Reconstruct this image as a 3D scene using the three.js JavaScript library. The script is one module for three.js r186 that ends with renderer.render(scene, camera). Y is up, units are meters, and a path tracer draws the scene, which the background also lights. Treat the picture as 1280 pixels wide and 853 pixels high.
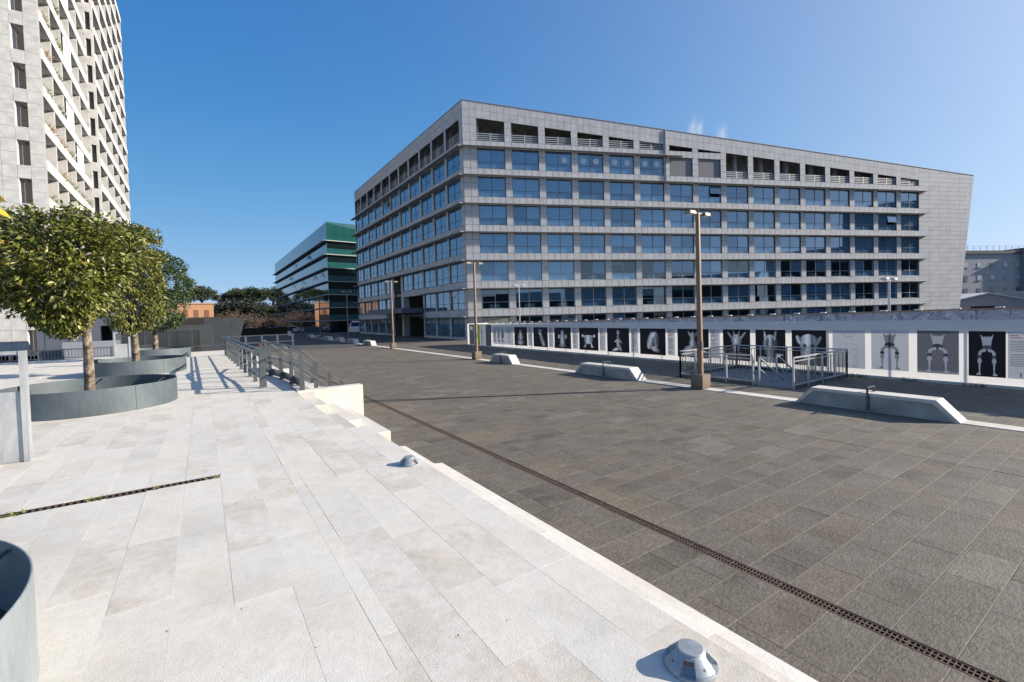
import * as THREE from 'three';
import { mergeGeometries } from 'three/addons/utils/BufferGeometryUtils.js';
import { RoundedBoxGeometry } from 'three/addons/geometries/RoundedBoxGeometry.js';

// ---------------------------------------------------------------- camera, sky, sun, exposure
const scene = new THREE.Scene();
const EYE = 1.7;                       // eye above the white terrace (terrace top is y = 0)
const D = -1.05;                       // level of the dark plaza
const camera = new THREE.PerspectiveCamera(2 * Math.atan(426.5 / 576.3) * 180 / Math.PI, 1280 / 853, 0.1, 4000);
camera.position.set(0, EYE, 0);
camera.rotation.order = 'YXZ';
camera.rotation.set(-1.556 * Math.PI / 180, -33.855 * Math.PI / 180, -1.662 * Math.PI / 180);
camera.setViewOffset(1280, 853, 0, 17.5, 1280, 853);

const EXPOSURE = 1.75;
const renderer = new THREE.WebGLRenderer({ antialias: true });
renderer.setSize(1024, 682);
renderer.toneMapping = THREE.LinearToneMapping;
renderer.toneMappingExposure = EXPOSURE;
renderer.shadowMap.enabled = true;

const SUN_AZ = 121 * Math.PI / 180, SUN_EL = 22.5 * Math.PI / 180;
const SUN = new THREE.Vector3(Math.sin(SUN_AZ) * Math.cos(SUN_EL), Math.sin(SUN_EL), -Math.cos(SUN_AZ) * Math.cos(SUN_EL));
const sun = new THREE.DirectionalLight(new THREE.Color(1.0, 0.90, 0.77), 5.0);
sun.position.copy(SUN).multiplyScalar(200);
sun.castShadow = true;
sun.shadow.mapSize.set(4096, 4096);
sun.shadow.camera.left = -110; sun.shadow.camera.right = 110; sun.shadow.camera.top = 110; sun.shadow.camera.bottom = -110;
sun.shadow.camera.near = 1; sun.shadow.camera.far = 500;
scene.add(sun); scene.add(sun.target);

function mulberry(a) { return () => { a |= 0; a = a + 0x6D2B79F5 | 0; let t = Math.imul(a ^ a >>> 15, 1 | a); t = t + Math.imul(t ^ t >>> 7, 61 | t) ^ t; return ((t ^ t >>> 14) >>> 0) / 4294967296; }; }
const rnd = mulberry(20417);
const rr = (a, b, f = rnd) => a + (b - a) * f();
const lerp = (a, b, t) => a + (b - a) * t;
const clamp = (x, a = 0, b = 1) => Math.min(b, Math.max(a, x));
const smooth = (a, b, x) => { const t = clamp((x - a) / (b - a)); return t * t * (3 - 2 * t); };

// periodic value noise
function pnoise(seed) {
  const r = mulberry(seed), N = 256, T = new Float32Array(N * N);
  for (let i = 0; i < N * N; i++) T[i] = r();
  return (x, y, p) => {
    let xi = Math.floor(x), yi = Math.floor(y); let fx = x - xi, fy = y - yi;
    fx = fx * fx * (3 - 2 * fx); fy = fy * fy * (3 - 2 * fy);
    const x0 = ((xi % p) + p) % p, x1 = (x0 + 1) % p, y0 = ((yi % p) + p) % p, y1 = (y0 + 1) % p;
    const a = T[(y0 & 255) * N + (x0 & 255)], b = T[(y0 & 255) * N + (x1 & 255)], c = T[(y1 & 255) * N + (x0 & 255)], d = T[(y1 & 255) * N + (x1 & 255)];
    return a + (b - a) * fx + (c - a) * fy + (a - b - c + d) * fx * fy;
  };
}
const NZ = pnoise(7), NZ2 = pnoise(99);
function fbm(n, u, v, p, oct) { let s = 0, a = 0.5, t = 0; for (let o = 0; o < oct; o++) { s += a * n(u * p, v * p, p); t += a; a *= 0.5; p *= 2; } return s / t; }

// sky: clear winter blue, paler low down and towards the sun on the right
{
  const W = 2048, Hh = 1024, data = new Float32Array(W * Hh * 4);
  const base = [[0.016, 0.53, 6.5], [0.112, 0.595, 3.6], [0.31, 0.60, 1.8]], glow = [1.08, 1.15, 1.32];
  const wisps = [[55.6, 19.5, 0.35], [56.35, 19.3, 0.3], [58.6, 18.3, 0.42]], haze = pnoise(61); // thin vapour above the roof edge
  for (let j = 0; j < Hh; j++) for (let i = 0; i < W; i++) {
    const v = (j + 0.5) / Hh, u = (i + 0.5) / W;
    const el = (v - 0.5) * Math.PI, ph = (u - 0.5) * 2 * Math.PI;
    const dx = Math.cos(el) * Math.cos(ph), dy = Math.sin(el), dz = Math.cos(el) * Math.sin(ph);
    const s = Math.max(dy, 0), g = Math.acos(clamp(dx * SUN.x + dy * SUN.y + dz * SUN.z, -1, 1));
    const G = Math.min(0.92, 1.85 * Math.exp(-2.6 * g) * (1 + 0.45 * Math.exp(-s * 6)));
    const k = (j * W + i) * 4;
    for (let c = 0; c < 3; c++) { const L = base[c][0] + base[c][1] * Math.exp(-s * base[c][2]); data[k + c] = (L + G * (glow[c] - L * 0.9)) / EXPOSURE; }
    if (dy > 0.2 && dy < 0.45 && dx > 0 && dz < 0) { const az = Math.atan2(dx, -dz) * 57.2958, e = el * 57.2958; let wsp = 0; for (const [a, b, w] of wisps) { const q = (az - a - (e - b) * 0.15) / w, t = (e - b) / 1.0; wsp += Math.exp(-q * q) * Math.exp(-t * t) * (0.3 + 1.0 * haze(az * 6, e * 3, 256)); } for (let c = 0; c < 3; c++) data[k + c] += wsp * 0.45 * (0.95 - data[k + c] * EXPOSURE) / EXPOSURE; }
    data[k + 3] = 1;
  }
  const sky = new THREE.DataTexture(data, W, Hh, THREE.RGBAFormat, THREE.FloatType);
  sky.mapping = THREE.EquirectangularReflectionMapping;
  sky.magFilter = THREE.LinearFilter; sky.minFilter = THREE.LinearFilter;
  sky.wrapS = THREE.RepeatWrapping; sky.needsUpdate = true;
  scene.background = sky; scene.environment = sky;
}

// ---------------------------------------------------------------- helpers
const taken = {};
function numbered(name) { const n = taken[name] = (taken[name] ?? -1) + 1; return n ? `${name}_${String(n).padStart(3, '0')}` : name; }
function shade(o) { o.traverse(m => { if (m.isMesh) { m.castShadow = true; m.receiveShadow = true; } }); return o; }
function thing(name, label, category, pos = [0, 0, 0], turn = 0, group) {
  const o = new THREE.Group(); o.name = numbered(name); o.position.set(...pos); o.rotation.y = turn;
  o.userData = { label, category }; if (group) o.userData.group = group; scene.add(o); return o;
}
function single(name, geo, m, label, category, group) {
  const o = new THREE.Mesh(geo, m); o.name = numbered(name); o.castShadow = o.receiveShadow = true;
  o.userData = { label, category }; if (group) o.userData.group = group; scene.add(o); return o;
}
function structure(name, geo, m) { const o = geo ? new THREE.Mesh(geo, m) : new THREE.Group(); o.name = name; o.castShadow = o.receiveShadow = true; o.userData.kind = 'structure'; scene.add(o); return o; }
function part(parent, name, geo, m, kind) { const o = new THREE.Mesh(geo, m); o.name = name; o.castShadow = o.receiveShadow = true; if (kind) o.userData.kind = kind; parent.add(o); return o; }
function copy(root, pos, turn, label) { const r = root.clone(); r.name = numbered(root.name.replace(/_\d{3}$/, '')); r.userData = { ...root.userData }; r.position.set(...pos); if (turn !== undefined) r.rotation.y = turn; if (label) r.userData.label = label; scene.add(r); return r; }
// geometry helpers: everything non-indexed with uv in metres
function plainGeo(g) { const n = g.index ? g.toNonIndexed() : g; for (const k of Object.keys(n.attributes)) if (!['position', 'normal', 'uv', 'color'].includes(k)) n.deleteAttribute(k); if (!n.attributes.uv) n.setAttribute('uv', new THREE.Float32BufferAttribute(new Float32Array(n.attributes.position.count * 2), 2)); return n; }
function boxUV(g, ox = 0, oy = 0) {
  g = plainGeo(g); const p = g.attributes.position, n = g.attributes.normal, uv = g.attributes.uv;
  for (let i = 0; i < p.count; i++) {
    const ax = Math.abs(n.getX(i)), ay = Math.abs(n.getY(i)), az = Math.abs(n.getZ(i));
    if (ay >= ax && ay >= az) uv.setXY(i, p.getX(i) + ox, p.getZ(i) + oy); else if (ax >= az) uv.setXY(i, p.getZ(i) + ox, p.getY(i) + oy); else uv.setXY(i, p.getX(i) + ox, p.getY(i) + oy);
  }
  return g;
}
const B = (w, h, d, x = 0, y = 0, z = 0) => new THREE.BoxGeometry(w, h, d).translate(x, y, z);
const BB = (x0, x1, y0, y1, z0, z1) => new THREE.BoxGeometry(x1 - x0, y1 - y0, z1 - z0).translate((x0 + x1) / 2, (y0 + y1) / 2, (z0 + z1) / 2);
const M = (list) => boxUV(mergeGeometries(list.map(plainGeo)));
const Mraw = (list) => mergeGeometries(list.map(plainGeo));
function bar(a, b, w, h = w) { // rectangular bar from a to b
  const A = new THREE.Vector3(...a), Bv = new THREE.Vector3(...b), d = Bv.clone().sub(A), L = d.length();
  const g = new THREE.BoxGeometry(w, h, L); const m = new THREE.Matrix4().lookAt(new THREE.Vector3(), d, Math.abs(d.y) / L > 0.99 ? new THREE.Vector3(0, 0, 1) : new THREE.Vector3(0, 1, 0));
  g.applyMatrix4(m); g.translate(...A.add(Bv).multiplyScalar(0.5).toArray()); return g;
}
function tube(a, b, r0, r1 = r0, seg = 8) { const A = new THREE.Vector3(...a), Bv = new THREE.Vector3(...b), d = Bv.clone().sub(A), L = d.length(); const g = new THREE.CylinderGeometry(r1, r0, L, seg); g.applyQuaternion(new THREE.Quaternion().setFromUnitVectors(new THREE.Vector3(0, 1, 0), d.normalize())); g.translate(...A.add(Bv).multiplyScalar(0.5).toArray()); return g; }
function prism(pts, depth, place) { // pts in xy, extruded towards +z, then optional matrix
  const g = new THREE.ExtrudeGeometry(new THREE.Shape(pts.map(p => new THREE.Vector2(p[0], p[1]))), { depth, bevelEnabled: false }); if (place) g.applyMatrix4(place); return g;
}
// slab with chamfered top edge, top at y, bottom at y - h
function slab(x0, x1, z0, z1, y, h, bev, ox, oz) {
  const P = [], Uv = [];
  const quad = (a, b, c, d) => { for (const q of [a, b, c, a, c, d]) { P.push(...q); Uv.push(q[0] + ox, q[2] + oz); } };
  const o = [[x0, z0], [x0, z1], [x1, z1], [x1, z0]], n = [[x0 + bev, z0 + bev], [x0 + bev, z1 - bev], [x1 - bev, z1 - bev], [x1 - bev, z0 + bev]];
  quad(...n.map(q => [q[0], y, q[1]]));
  for (let i = 0; i < 4; i++) { const j = (i + 1) % 4;
    quad([n[i][0], y, n[i][1]], [o[i][0], y - bev, o[i][1]], [o[j][0], y - bev, o[j][1]], [n[j][0], y, n[j][1]]);
    quad([o[i][0], y - bev, o[i][1]], [o[i][0], y - h, o[i][1]], [o[j][0], y - h, o[j][1]], [o[j][0], y - bev, o[j][1]]); }
  const g = new THREE.BufferGeometry(); g.setAttribute('position', new THREE.Float32BufferAttribute(P, 3)); g.setAttribute('uv', new THREE.Float32BufferAttribute(Uv, 2)); g.computeVertexNormals(); return g;
}
function tint(g, c) { const n = g.attributes.position.count, a = new Float32Array(n * 3); for (let i = 0; i < n; i++) { a[i * 3] = c[0]; a[i * 3 + 1] = c[1]; a[i * 3 + 2] = c[2]; } g.setAttribute('color', new THREE.BufferAttribute(a, 3)); return g; }

// ---------------------------------------------------------------- procedural textures
function makeTex(size, metres, fn, srgb = true) {
  const a = new Uint8Array(size * size * 4);
  for (let j = 0; j < size; j++) for (let i = 0; i < size; i++) { const c = fn(i / size, j / size), k = (j * size + i) * 4; a[k] = clamp(c[0], 0, 1) * 255; a[k + 1] = clamp(c[1] ?? c[0], 0, 1) * 255; a[k + 2] = clamp(c[2] ?? c[0], 0, 1) * 255; a[k + 3] = 255; }
  const t = new THREE.DataTexture(a, size, size); t.wrapS = t.wrapT = THREE.RepeatWrapping; t.magFilter = THREE.LinearFilter; t.minFilter = THREE.LinearMipmapLinearFilter; t.generateMipmaps = true;
  if (srgb) t.colorSpace = THREE.SRGBColorSpace; t.repeat.set(1 / metres, 1 / metres); t.needsUpdate = true; return t;
}
const g1 = mulberry(5);
// bush-hammered white travertine: fine pits, cloudy stains
const whiteMap = makeTex(1024, 1.2, (u, v) => {
  const f = fbm(NZ, u, v, 4, 5), c = fbm(NZ2, u + 0.3, v, 24, 3), pit = NZ(u * 256, v * 256, 256), p2 = NZ2(u * 200, v * 200, 200);
  let L = 0.795 + (f - 0.5) * 0.07 + (c - 0.5) * 0.05; if (pit > 0.82) L -= 0.13 * (pit - 0.82) / 0.18; if (p2 < 0.16) L += 0.04;
  const w = (fbm(NZ2, u, v, 5, 3) - 0.5) * 0.02; return [L + 0.004 + w, L - 0.012, L - 0.050 - w];
});
// the same stone, stained: brown blotches, trodden specks, hairline scratches
const whiteStain = (() => { const q = mulberry(91), spots = Array.from({ length: 26 }, () => [q(), q(), rr(0.002, 0.008, q), rr(0.05, 0.2, q)]);
  return makeTex(1024, 1.2, (u, v) => {
    const f = fbm(NZ2, u, v, 4, 5), c = fbm(NZ, u + 0.3, v, 24, 3), pit = NZ2(u * 256, v * 256, 256), p2 = NZ(u * 200, v * 200, 200), b = fbm(NZ, u, v, 6, 4);
    let L = 0.785 + (f - 0.5) * 0.10 + (c - 0.5) * 0.07; if (pit > 0.80) L -= 0.15 * (pit - 0.80) / 0.2; if (p2 < 0.16) L += 0.04; const st = smooth(0.56, 0.74, b) * 0.055; for (const [x, y, r, a] of spots) { const d = Math.hypot(u - x, v - y); if (d < r) L -= a * (1 - d / r); }
    return [L + 0.004 - st * 0.32, L - 0.012 - st * 0.48, L - 0.048 - st * 0.66]; }); })();
const whiteBump = makeTex(1024, 1.2, (u, v) => [0.5 + (NZ(u * 256, v * 256, 256) - 0.5) * 0.6 + (fbm(NZ2, u, v, 40, 2) - 0.5) * 0.5], false);
// split basalt: ripples across the slab
const darkMap = makeTex(1024, 1.6, (u, v) => {
  const s = NZ2(u * 40 + v * 20, v * 120 - u * 20, 20), f = fbm(NZ, u, v, 90, 2), c = fbm(NZ2, u, v, 5, 4), sp = NZ(u * 250, v * 250, 250);
  const L = 0.37 + (s - 0.5) * 0.07 + (f - 0.5) * 0.10 + (c - 0.5) * 0.07 + (sp > 0.85 ? 0.05 : 0); return [L + 0.018, L - 0.005, L - 0.046];
});
const darkMapB = makeTex(1024, 1.6, (u, v) => { const s = NZ(u * 60 - v * 20, v * 80 + u * 40, 20), f = fbm(NZ2, u, v, 80, 2), c = fbm(NZ, u, v, 4, 5), sp = NZ2(u * 230, v * 230, 230); const L = 0.37 + (s - 0.5) * 0.06 + (f - 0.5) * 0.12 + (c - 0.5) * 0.14 - (sp > 0.86 ? 0.06 : 0); return [L + 0.019, L - 0.005, L - 0.044]; });
const darkBump = makeTex(1024, 1.6, (u, v) => { const s = NZ2(u * 40 + v * 20, v * 120 - u * 20, 20), s2 = NZ(u * 60 - v * 20, v * 160 + u * 40, 20), f = fbm(NZ, u, v, 70, 2), m = fbm(NZ2, u, v, 18, 2); return [0.1 + s * 0.3 + s2 * 0.22 + f * 0.18 + m * 0.22]; }, false);
// flamed granite cladding
const graniteMap = makeTex(512, 3, (u, v) => { const f = fbm(NZ, u, v, 5, 3), s = NZ2(u * 200, v * 200, 200), st = fbm(NZ2, u, v * 0.25, 24, 3); const L = 0.725 + (f - 0.5) * 0.07 + (s - 0.5) * 0.04 + (st - 0.5) * 0.09; return [L, L + 0.001, L + 0.002]; });
const concreteMap = makeTex(512, 2, (u, v) => { const f = fbm(NZ, u, v, 4, 5), s = NZ2(u * 220, v * 220, 220); const L = 0.60 + (f - 0.5) * 0.22 + (s - 0.5) * 0.08; return [L + 0.01, L, L - 0.022]; });
const asphaltMap = makeTex(512, 2, (u, v) => { const f = fbm(NZ, u, v, 4, 4), s = NZ2(u * 250, v * 250, 250); const L = 0.275 + (f - 0.5) * 0.06 + (s - 0.5) * 0.13; return [L + 0.004, L, L - 0.006]; });
const barkMap = makeTex(256, 0.6, (u, v) => { const f = fbm(NZ, u, v, 6, 4), s = fbm(NZ2, u, v, 20, 2); const L = 0.43 + (f - 0.5) * 0.45 + (s - 0.5) * 0.2; return [L + 0.03, L - 0.01, L - 0.06]; });
const barkBump = makeTex(256, 0.6, (u, v) => [fbm(NZ, u, v, 10, 3)], false);
const dustMap = makeTex(512, 1.5, (u, v) => { const f = fbm(NZ, u, v, 3, 5), s = fbm(NZ2, u, v * 0.3, 40, 2), k = NZ(u * 200, v * 200, 200); const L = 0.80 + (f - 0.5) * 0.14 + (s - 0.5) * 0.10 + (k - 0.5) * 0.05; return [L, L, L]; });
const rustMap = makeTex(256, 0.5, (u, v) => { const f = fbm(NZ, u, v, 6, 4), s = fbm(NZ2, u, v, 30, 2); return [0.33 + (f - 0.5) * 0.24 + (s - 0.5) * 0.12, 0.28 + (f - 0.5) * 0.18 + (s - 0.5) * 0.1, 0.245 + (f - 0.5) * 0.13]; });
const streakRough = makeTex(256, 1.2, (u, v) => [0.42 + 0.3 * fbm(NZ, u, v, 4, 4)], false);

const std = (o) => new THREE.MeshStandardMaterial(o);
const rgb = (r, g, b) => new THREE.Color().setRGB(r, g, b);
const mat = {
  white: [[1, 1, 1], [0.975, 0.972, 0.97], [1.01, 0.995, 0.975], [0.95, 0.953, 0.955], [0.99, 0.975, 0.955]].map((c, i) => std({ color: rgb(...c), map: i === 1 || i === 4 ? whiteStain : whiteMap, bumpMap: whiteBump, bumpScale: 0.0011, roughness: 0.85 })),
  whiteVC: std({ map: whiteMap, bumpMap: whiteBump, bumpScale: 0.0011, roughness: 0.85, vertexColors: true }),
  dark: [[1, 1, 1], [0.90, 0.89, 0.88], [1.09, 1.06, 1.01], [1.0, 0.96, 0.90], [1.25, 1.27, 1.28], [0.95, 0.96, 0.96], [1.2, 1.14, 1.03]].map((c, i) => std({ color: rgb(...c), map: i % 2 ? darkMapB : darkMap, bumpMap: darkBump, bumpScale: 0.0065, roughness: 0.8 })),
  darkVC: std({ map: darkMap, bumpMap: darkBump, bumpScale: 0.0065, roughness: 0.8, vertexColors: true }),
  mortar: std({ color: rgb(0.20, 0.187, 0.16), roughness: 1 }),
  mortarWhite: std({ color: rgb(0.46, 0.44, 0.41), roughness: 1 }),
  granite: std({ map: graniteMap, roughness: 0.75 }),
  graniteBack: std({ color: rgb(0.10, 0.10, 0.10), roughness: 1 }),
  concrete: std({ map: concreteMap, roughness: 0.9 }),
  asphalt: std({ map: asphaltMap, roughness: 0.9 }),
  steel: std({ color: rgb(0.25, 0.28, 0.30), map: dustMap, roughness: 0.45, roughnessMap: streakRough, metalness: 0.6 }),
  galv: std({ color: rgb(0.70, 0.73, 0.75), map: dustMap, roughness: 0.4, metalness: 0.35 }),
  darkSteel: std({ color: rgb(0.10, 0.11, 0.12), roughness: 0.5, metalness: 0.3 }),
  planter: std({ color: rgb(0.15, 0.19, 0.21), map: dustMap, roughness: 0.5, metalness: 0.15 }),
  planterPale: std({ color: rgb(0.42, 0.48, 0.51), map: dustMap, roughness: 0.4, metalness: 0.2 }),
  copper: std({ color: rgb(0.36, 0.25, 0.18), map: dustMap, roughness: 0.5, metalness: 0.35 }),
  copperPale: std({ color: rgb(0.50, 0.42, 0.35), map: dustMap, roughness: 0.5, metalness: 0.3 }),
  boxStone: std({ color: rgb(0.62, 0.47, 0.37), map: concreteMap, roughness: 0.9 }),
  rust: std({ map: rustMap, roughness: 0.85, metalness: 0.2 }),
  black: std({ color: rgb(0.012, 0.012, 0.013), roughness: 0.9 }),
  soil: std({ color: rgb(0.05, 0.04, 0.032), roughness: 1 }),
  frame: std({ color: rgb(0.17, 0.18, 0.20), roughness: 0.5, metalness: 0.4 }),
  paleFrame: std({ color: rgb(0.45, 0.46, 0.46), roughness: 0.5, metalness: 0.3 }),
  sunshade: std({ color: rgb(0.30, 0.30, 0.30), roughness: 0.6, metalness: 0.2 }),
  glass: new THREE.MeshPhysicalMaterial({ color: rgb(0.29, 0.55, 0.75), roughness: 0.012, metalness: 0.27, transmission: 1, thickness: 0, ior: 2.2 }),
  glassDeep: new THREE.MeshPhysicalMaterial({ color: rgb(0.27, 0.52, 0.72), roughness: 0.010, metalness: 0.19, transmission: 1, thickness: 0, ior: 2.1 }),
  glassPale: new THREE.MeshPhysicalMaterial({ color: rgb(0.32, 0.57, 0.76), roughness: 0.02, metalness: 0.33, transmission: 1, thickness: 0, ior: 2.2 }),
  glassClear: new THREE.MeshPhysicalMaterial({ color: rgb(0.55, 0.66, 0.70), roughness: 0.012, transmission: 1, thickness: 0, ior: 1.9 }),
  interior: std({ color: rgb(0.30, 0.30, 0.30), roughness: 0.95 }),
  interiorLight: std({ color: rgb(0.38, 0.38, 0.37), roughness: 0.95 }),
  loggiaWall: std({ map: concreteMap, roughness: 0.9 }),
  panelGrey: std({ color: rgb(0.20, 0.20, 0.205), roughness: 0.85 }),
  towerPanel: std({ color: rgb(0.74, 0.735, 0.715), map: dustMap, roughness: 0.85 }),
  towerBand: std({ color: rgb(0.92, 0.91, 0.89), map: dustMap, roughness: 0.8 }),
  hoardWhite: std({ color: rgb(0.86, 0.86, 0.855), roughness: 0.45 }),
  leafGreen: std({ vertexColors: true, roughness: 0.42 }),
  farLeaf: std({ vertexColors: true, roughness: 0.8 }),
  bark: std({ map: barkMap, bumpMap: barkBump, bumpScale: 0.02, roughness: 0.95 }),
  orange: std({ color: rgb(0.80, 0.44, 0.24), map: dustMap, roughness: 0.9 }),
};

// ---------------------------------------------------------------- ground and plaza
{
  const g = new THREE.PlaneGeometry(3000, 3000, 1, 1).rotateX(-Math.PI / 2).translate(0, D - 0.12, 0);
  structure('ground', boxUV(g), mat.asphalt);
}
const STRIP0 = 14.06, STRIP1 = 14.54, DRAIN0 = 4.585, DRAIN1 = 4.715, HX = 20.655;
{
  // mortar bed, then split-face slabs laid in rows across the plaza
  const plaza = structure('plaza', M([BB(1.9, DRAIN0 - 0.001, D - 0.11, D - 0.004, -46, 6), BB(DRAIN1 + 0.001, 40, D - 0.11, D - 0.004, -46, 6), BB(DRAIN0 - 0.001, DRAIN1 + 0.001, D - 0.11, D - 0.004, -46, -38)]), mat.mortar);
  const rnd2 = mulberry(77);
  const tones = [[1, 1, 1], [0.90, 0.89, 0.88], [1.09, 1.06, 1.01], [1.0, 0.96, 0.90], [1.25, 1.27, 1.28], [0.95, 0.96, 0.96], [1.2, 1.14, 1.03]];
  const list = [];
  for (let k = -17; k < 110; k++) {
    const z1 = -1.017 - 0.41 * k, z0 = z1 - 0.41;
    for (const [a, b] of [[1.95, DRAIN0 - 0.005], [DRAIN1 + 0.005, 10.49], [10.51, STRIP0 - 0.004], [STRIP1 + 0.004, HX + 6]]) {
      let x = a, first = true;
      while (x < b - 0.02) {
        let L = [0.55, 0.62, 0.75, 0.8, 0.95][Math.floor(rnd2() * 5)]; if (first) { L *= rr(0.5, 1, rnd2); first = false; }
        if (x + L > b - 0.28) L = b - x;
        const n = rnd2(); let tone = n < 0.42 ? 0 : n < 0.6 ? 1 : n < 0.74 ? 5 : n < 0.85 ? 3 : n < 0.94 ? 2 : 4;
        if (x > 10.5 && x < 14 && rnd2() < 0.35) tone = 2; // patched bay near the benches is paler
        { const cx = x + L / 2, cz = (z0 + z1) / 2; for (const [sx, sz, r] of [[5.1, -6.4, 0.5], [5.0, -4.75, 0.42], [5.2, -9.1, 0.7], [4.4, -14.1, 0.8], [5.4, -11.6, 0.5]]) if (Math.hypot(cx - sx, cz - sz) < r) tone = 6; }
        list.push({ x0: x + 0.0008, x1: x + L - 0.0008, z0: z0 + 0.0038, z1: z1 - 0.0038, y: D + rr(-0.0015, 0.001, rnd2), t: tone, o: [rr(0, 9, rnd2), rr(0, 9, rnd2)], d: Math.hypot((x + L / 2), (z0 + z1) / 2) });
        x += L;
      }
    }
  }
  // the slabs that show largest are parts of their own
  const seen = list.filter(s => { const x = (s.x0 + s.x1) / 2, z = (s.z0 + s.z1) / 2, az = Math.atan2(x, -z) * 180 / Math.PI; return x > 3.0 && az > -10 && az < 83; }).sort((a, b) => a.d - b.d).slice(0, 300);
  const own = new Set(seen);
  for (const s of seen) part(plaza, numbered('paving_slab'), slab(s.x0, s.x1, s.z0, s.z1, s.y, 0.03, 0.0022, ...s.o), mat.dark[s.t]);
  part(plaza, 'paving_slabs', mergeGeometries(list.filter(s => !own.has(s)).map(s => tint(slab(s.x0, s.x1, s.z0, s.z1, s.y, 0.03, 0.0022, ...s.o), tones[s.t]))), mat.darkVC, 'stuff');
  // dark expansion joint running askew
  part(plaza, 'expansion_joint', M([bar([4.3, D + 0.004, -15.22], [11.6, D + 0.004, -11.41], 0.035, 0.006), bar([11.6, D + 0.004, -11.41], [14.0, D + 0.004, -10.1], 0.03, 0.006)]), mat.black);
  // pale kerb strip flush with the paving, in lengths
  for (let i = 0; i < 46; i++) { const z1 = 5 - i * 1.6; part(plaza, numbered('kerb_stone'), slab(STRIP0, STRIP1, z1 - 1.594, z1, D + 0.016, 0.06, 0.006, rr(0, 5), rr(0, 5)), mat.white[i % 5]); }
  // far plaza, in one sheet: too far to tell slabs apart
  const far = structure('far_plaza', boxUV(new THREE.PlaneGeometry(120, 150).rotateX(-Math.PI / 2).translate(0, D - 0.004, -46 - 75)), mat.asphalt);
}
// linear drain in the dark plaza: sections of cast grate
{
  const t = thing('plaza_drain', 'long rusty slotted drain channel set in the dark paving', 'drain');
  const w = DRAIN1 - DRAIN0, xc = (DRAIN0 + DRAIN1) / 2;
  part(t, 'channel', M([BB(DRAIN0, DRAIN1, D - 0.118, D - 0.1, -38, 3)]), mat.black);
  part(t, 'edge_frame', M([BB(DRAIN0, DRAIN0 + 0.006, D - 0.1, D + 0.001, -38, 3), BB(DRAIN1 - 0.006, DRAIN1, D - 0.1, D + 0.001, -38, 3)]), mat.rust);
  const bars = []; const L = 0.5, n = 14;
  const x0 = DRAIN0 + 0.008, x1 = DRAIN1 - 0.008;
  for (let i = 0; i <= n; i++) bars.push(BB(x0, x1, -0.02, 0, -(i / n) * (L - 0.012) - 0.009, -(i / n) * (L - 0.012)));
  for (const [a, b] of [[x0, x0 + 0.012], [xc - 0.007, xc + 0.007], [x1 - 0.012, x1]]) bars.push(BB(a, b, -0.019, 0.0008, -L + 0.002, 0));
  const sg = M(bars);
  for (let i = 0; i < 60; i++) { const s = part(t, numbered('grate'), sg, mat.rust); s.position.set(0, D - 0.003 + rr(-0.002, 0.001), 1.2 - i * L); }
}

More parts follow.
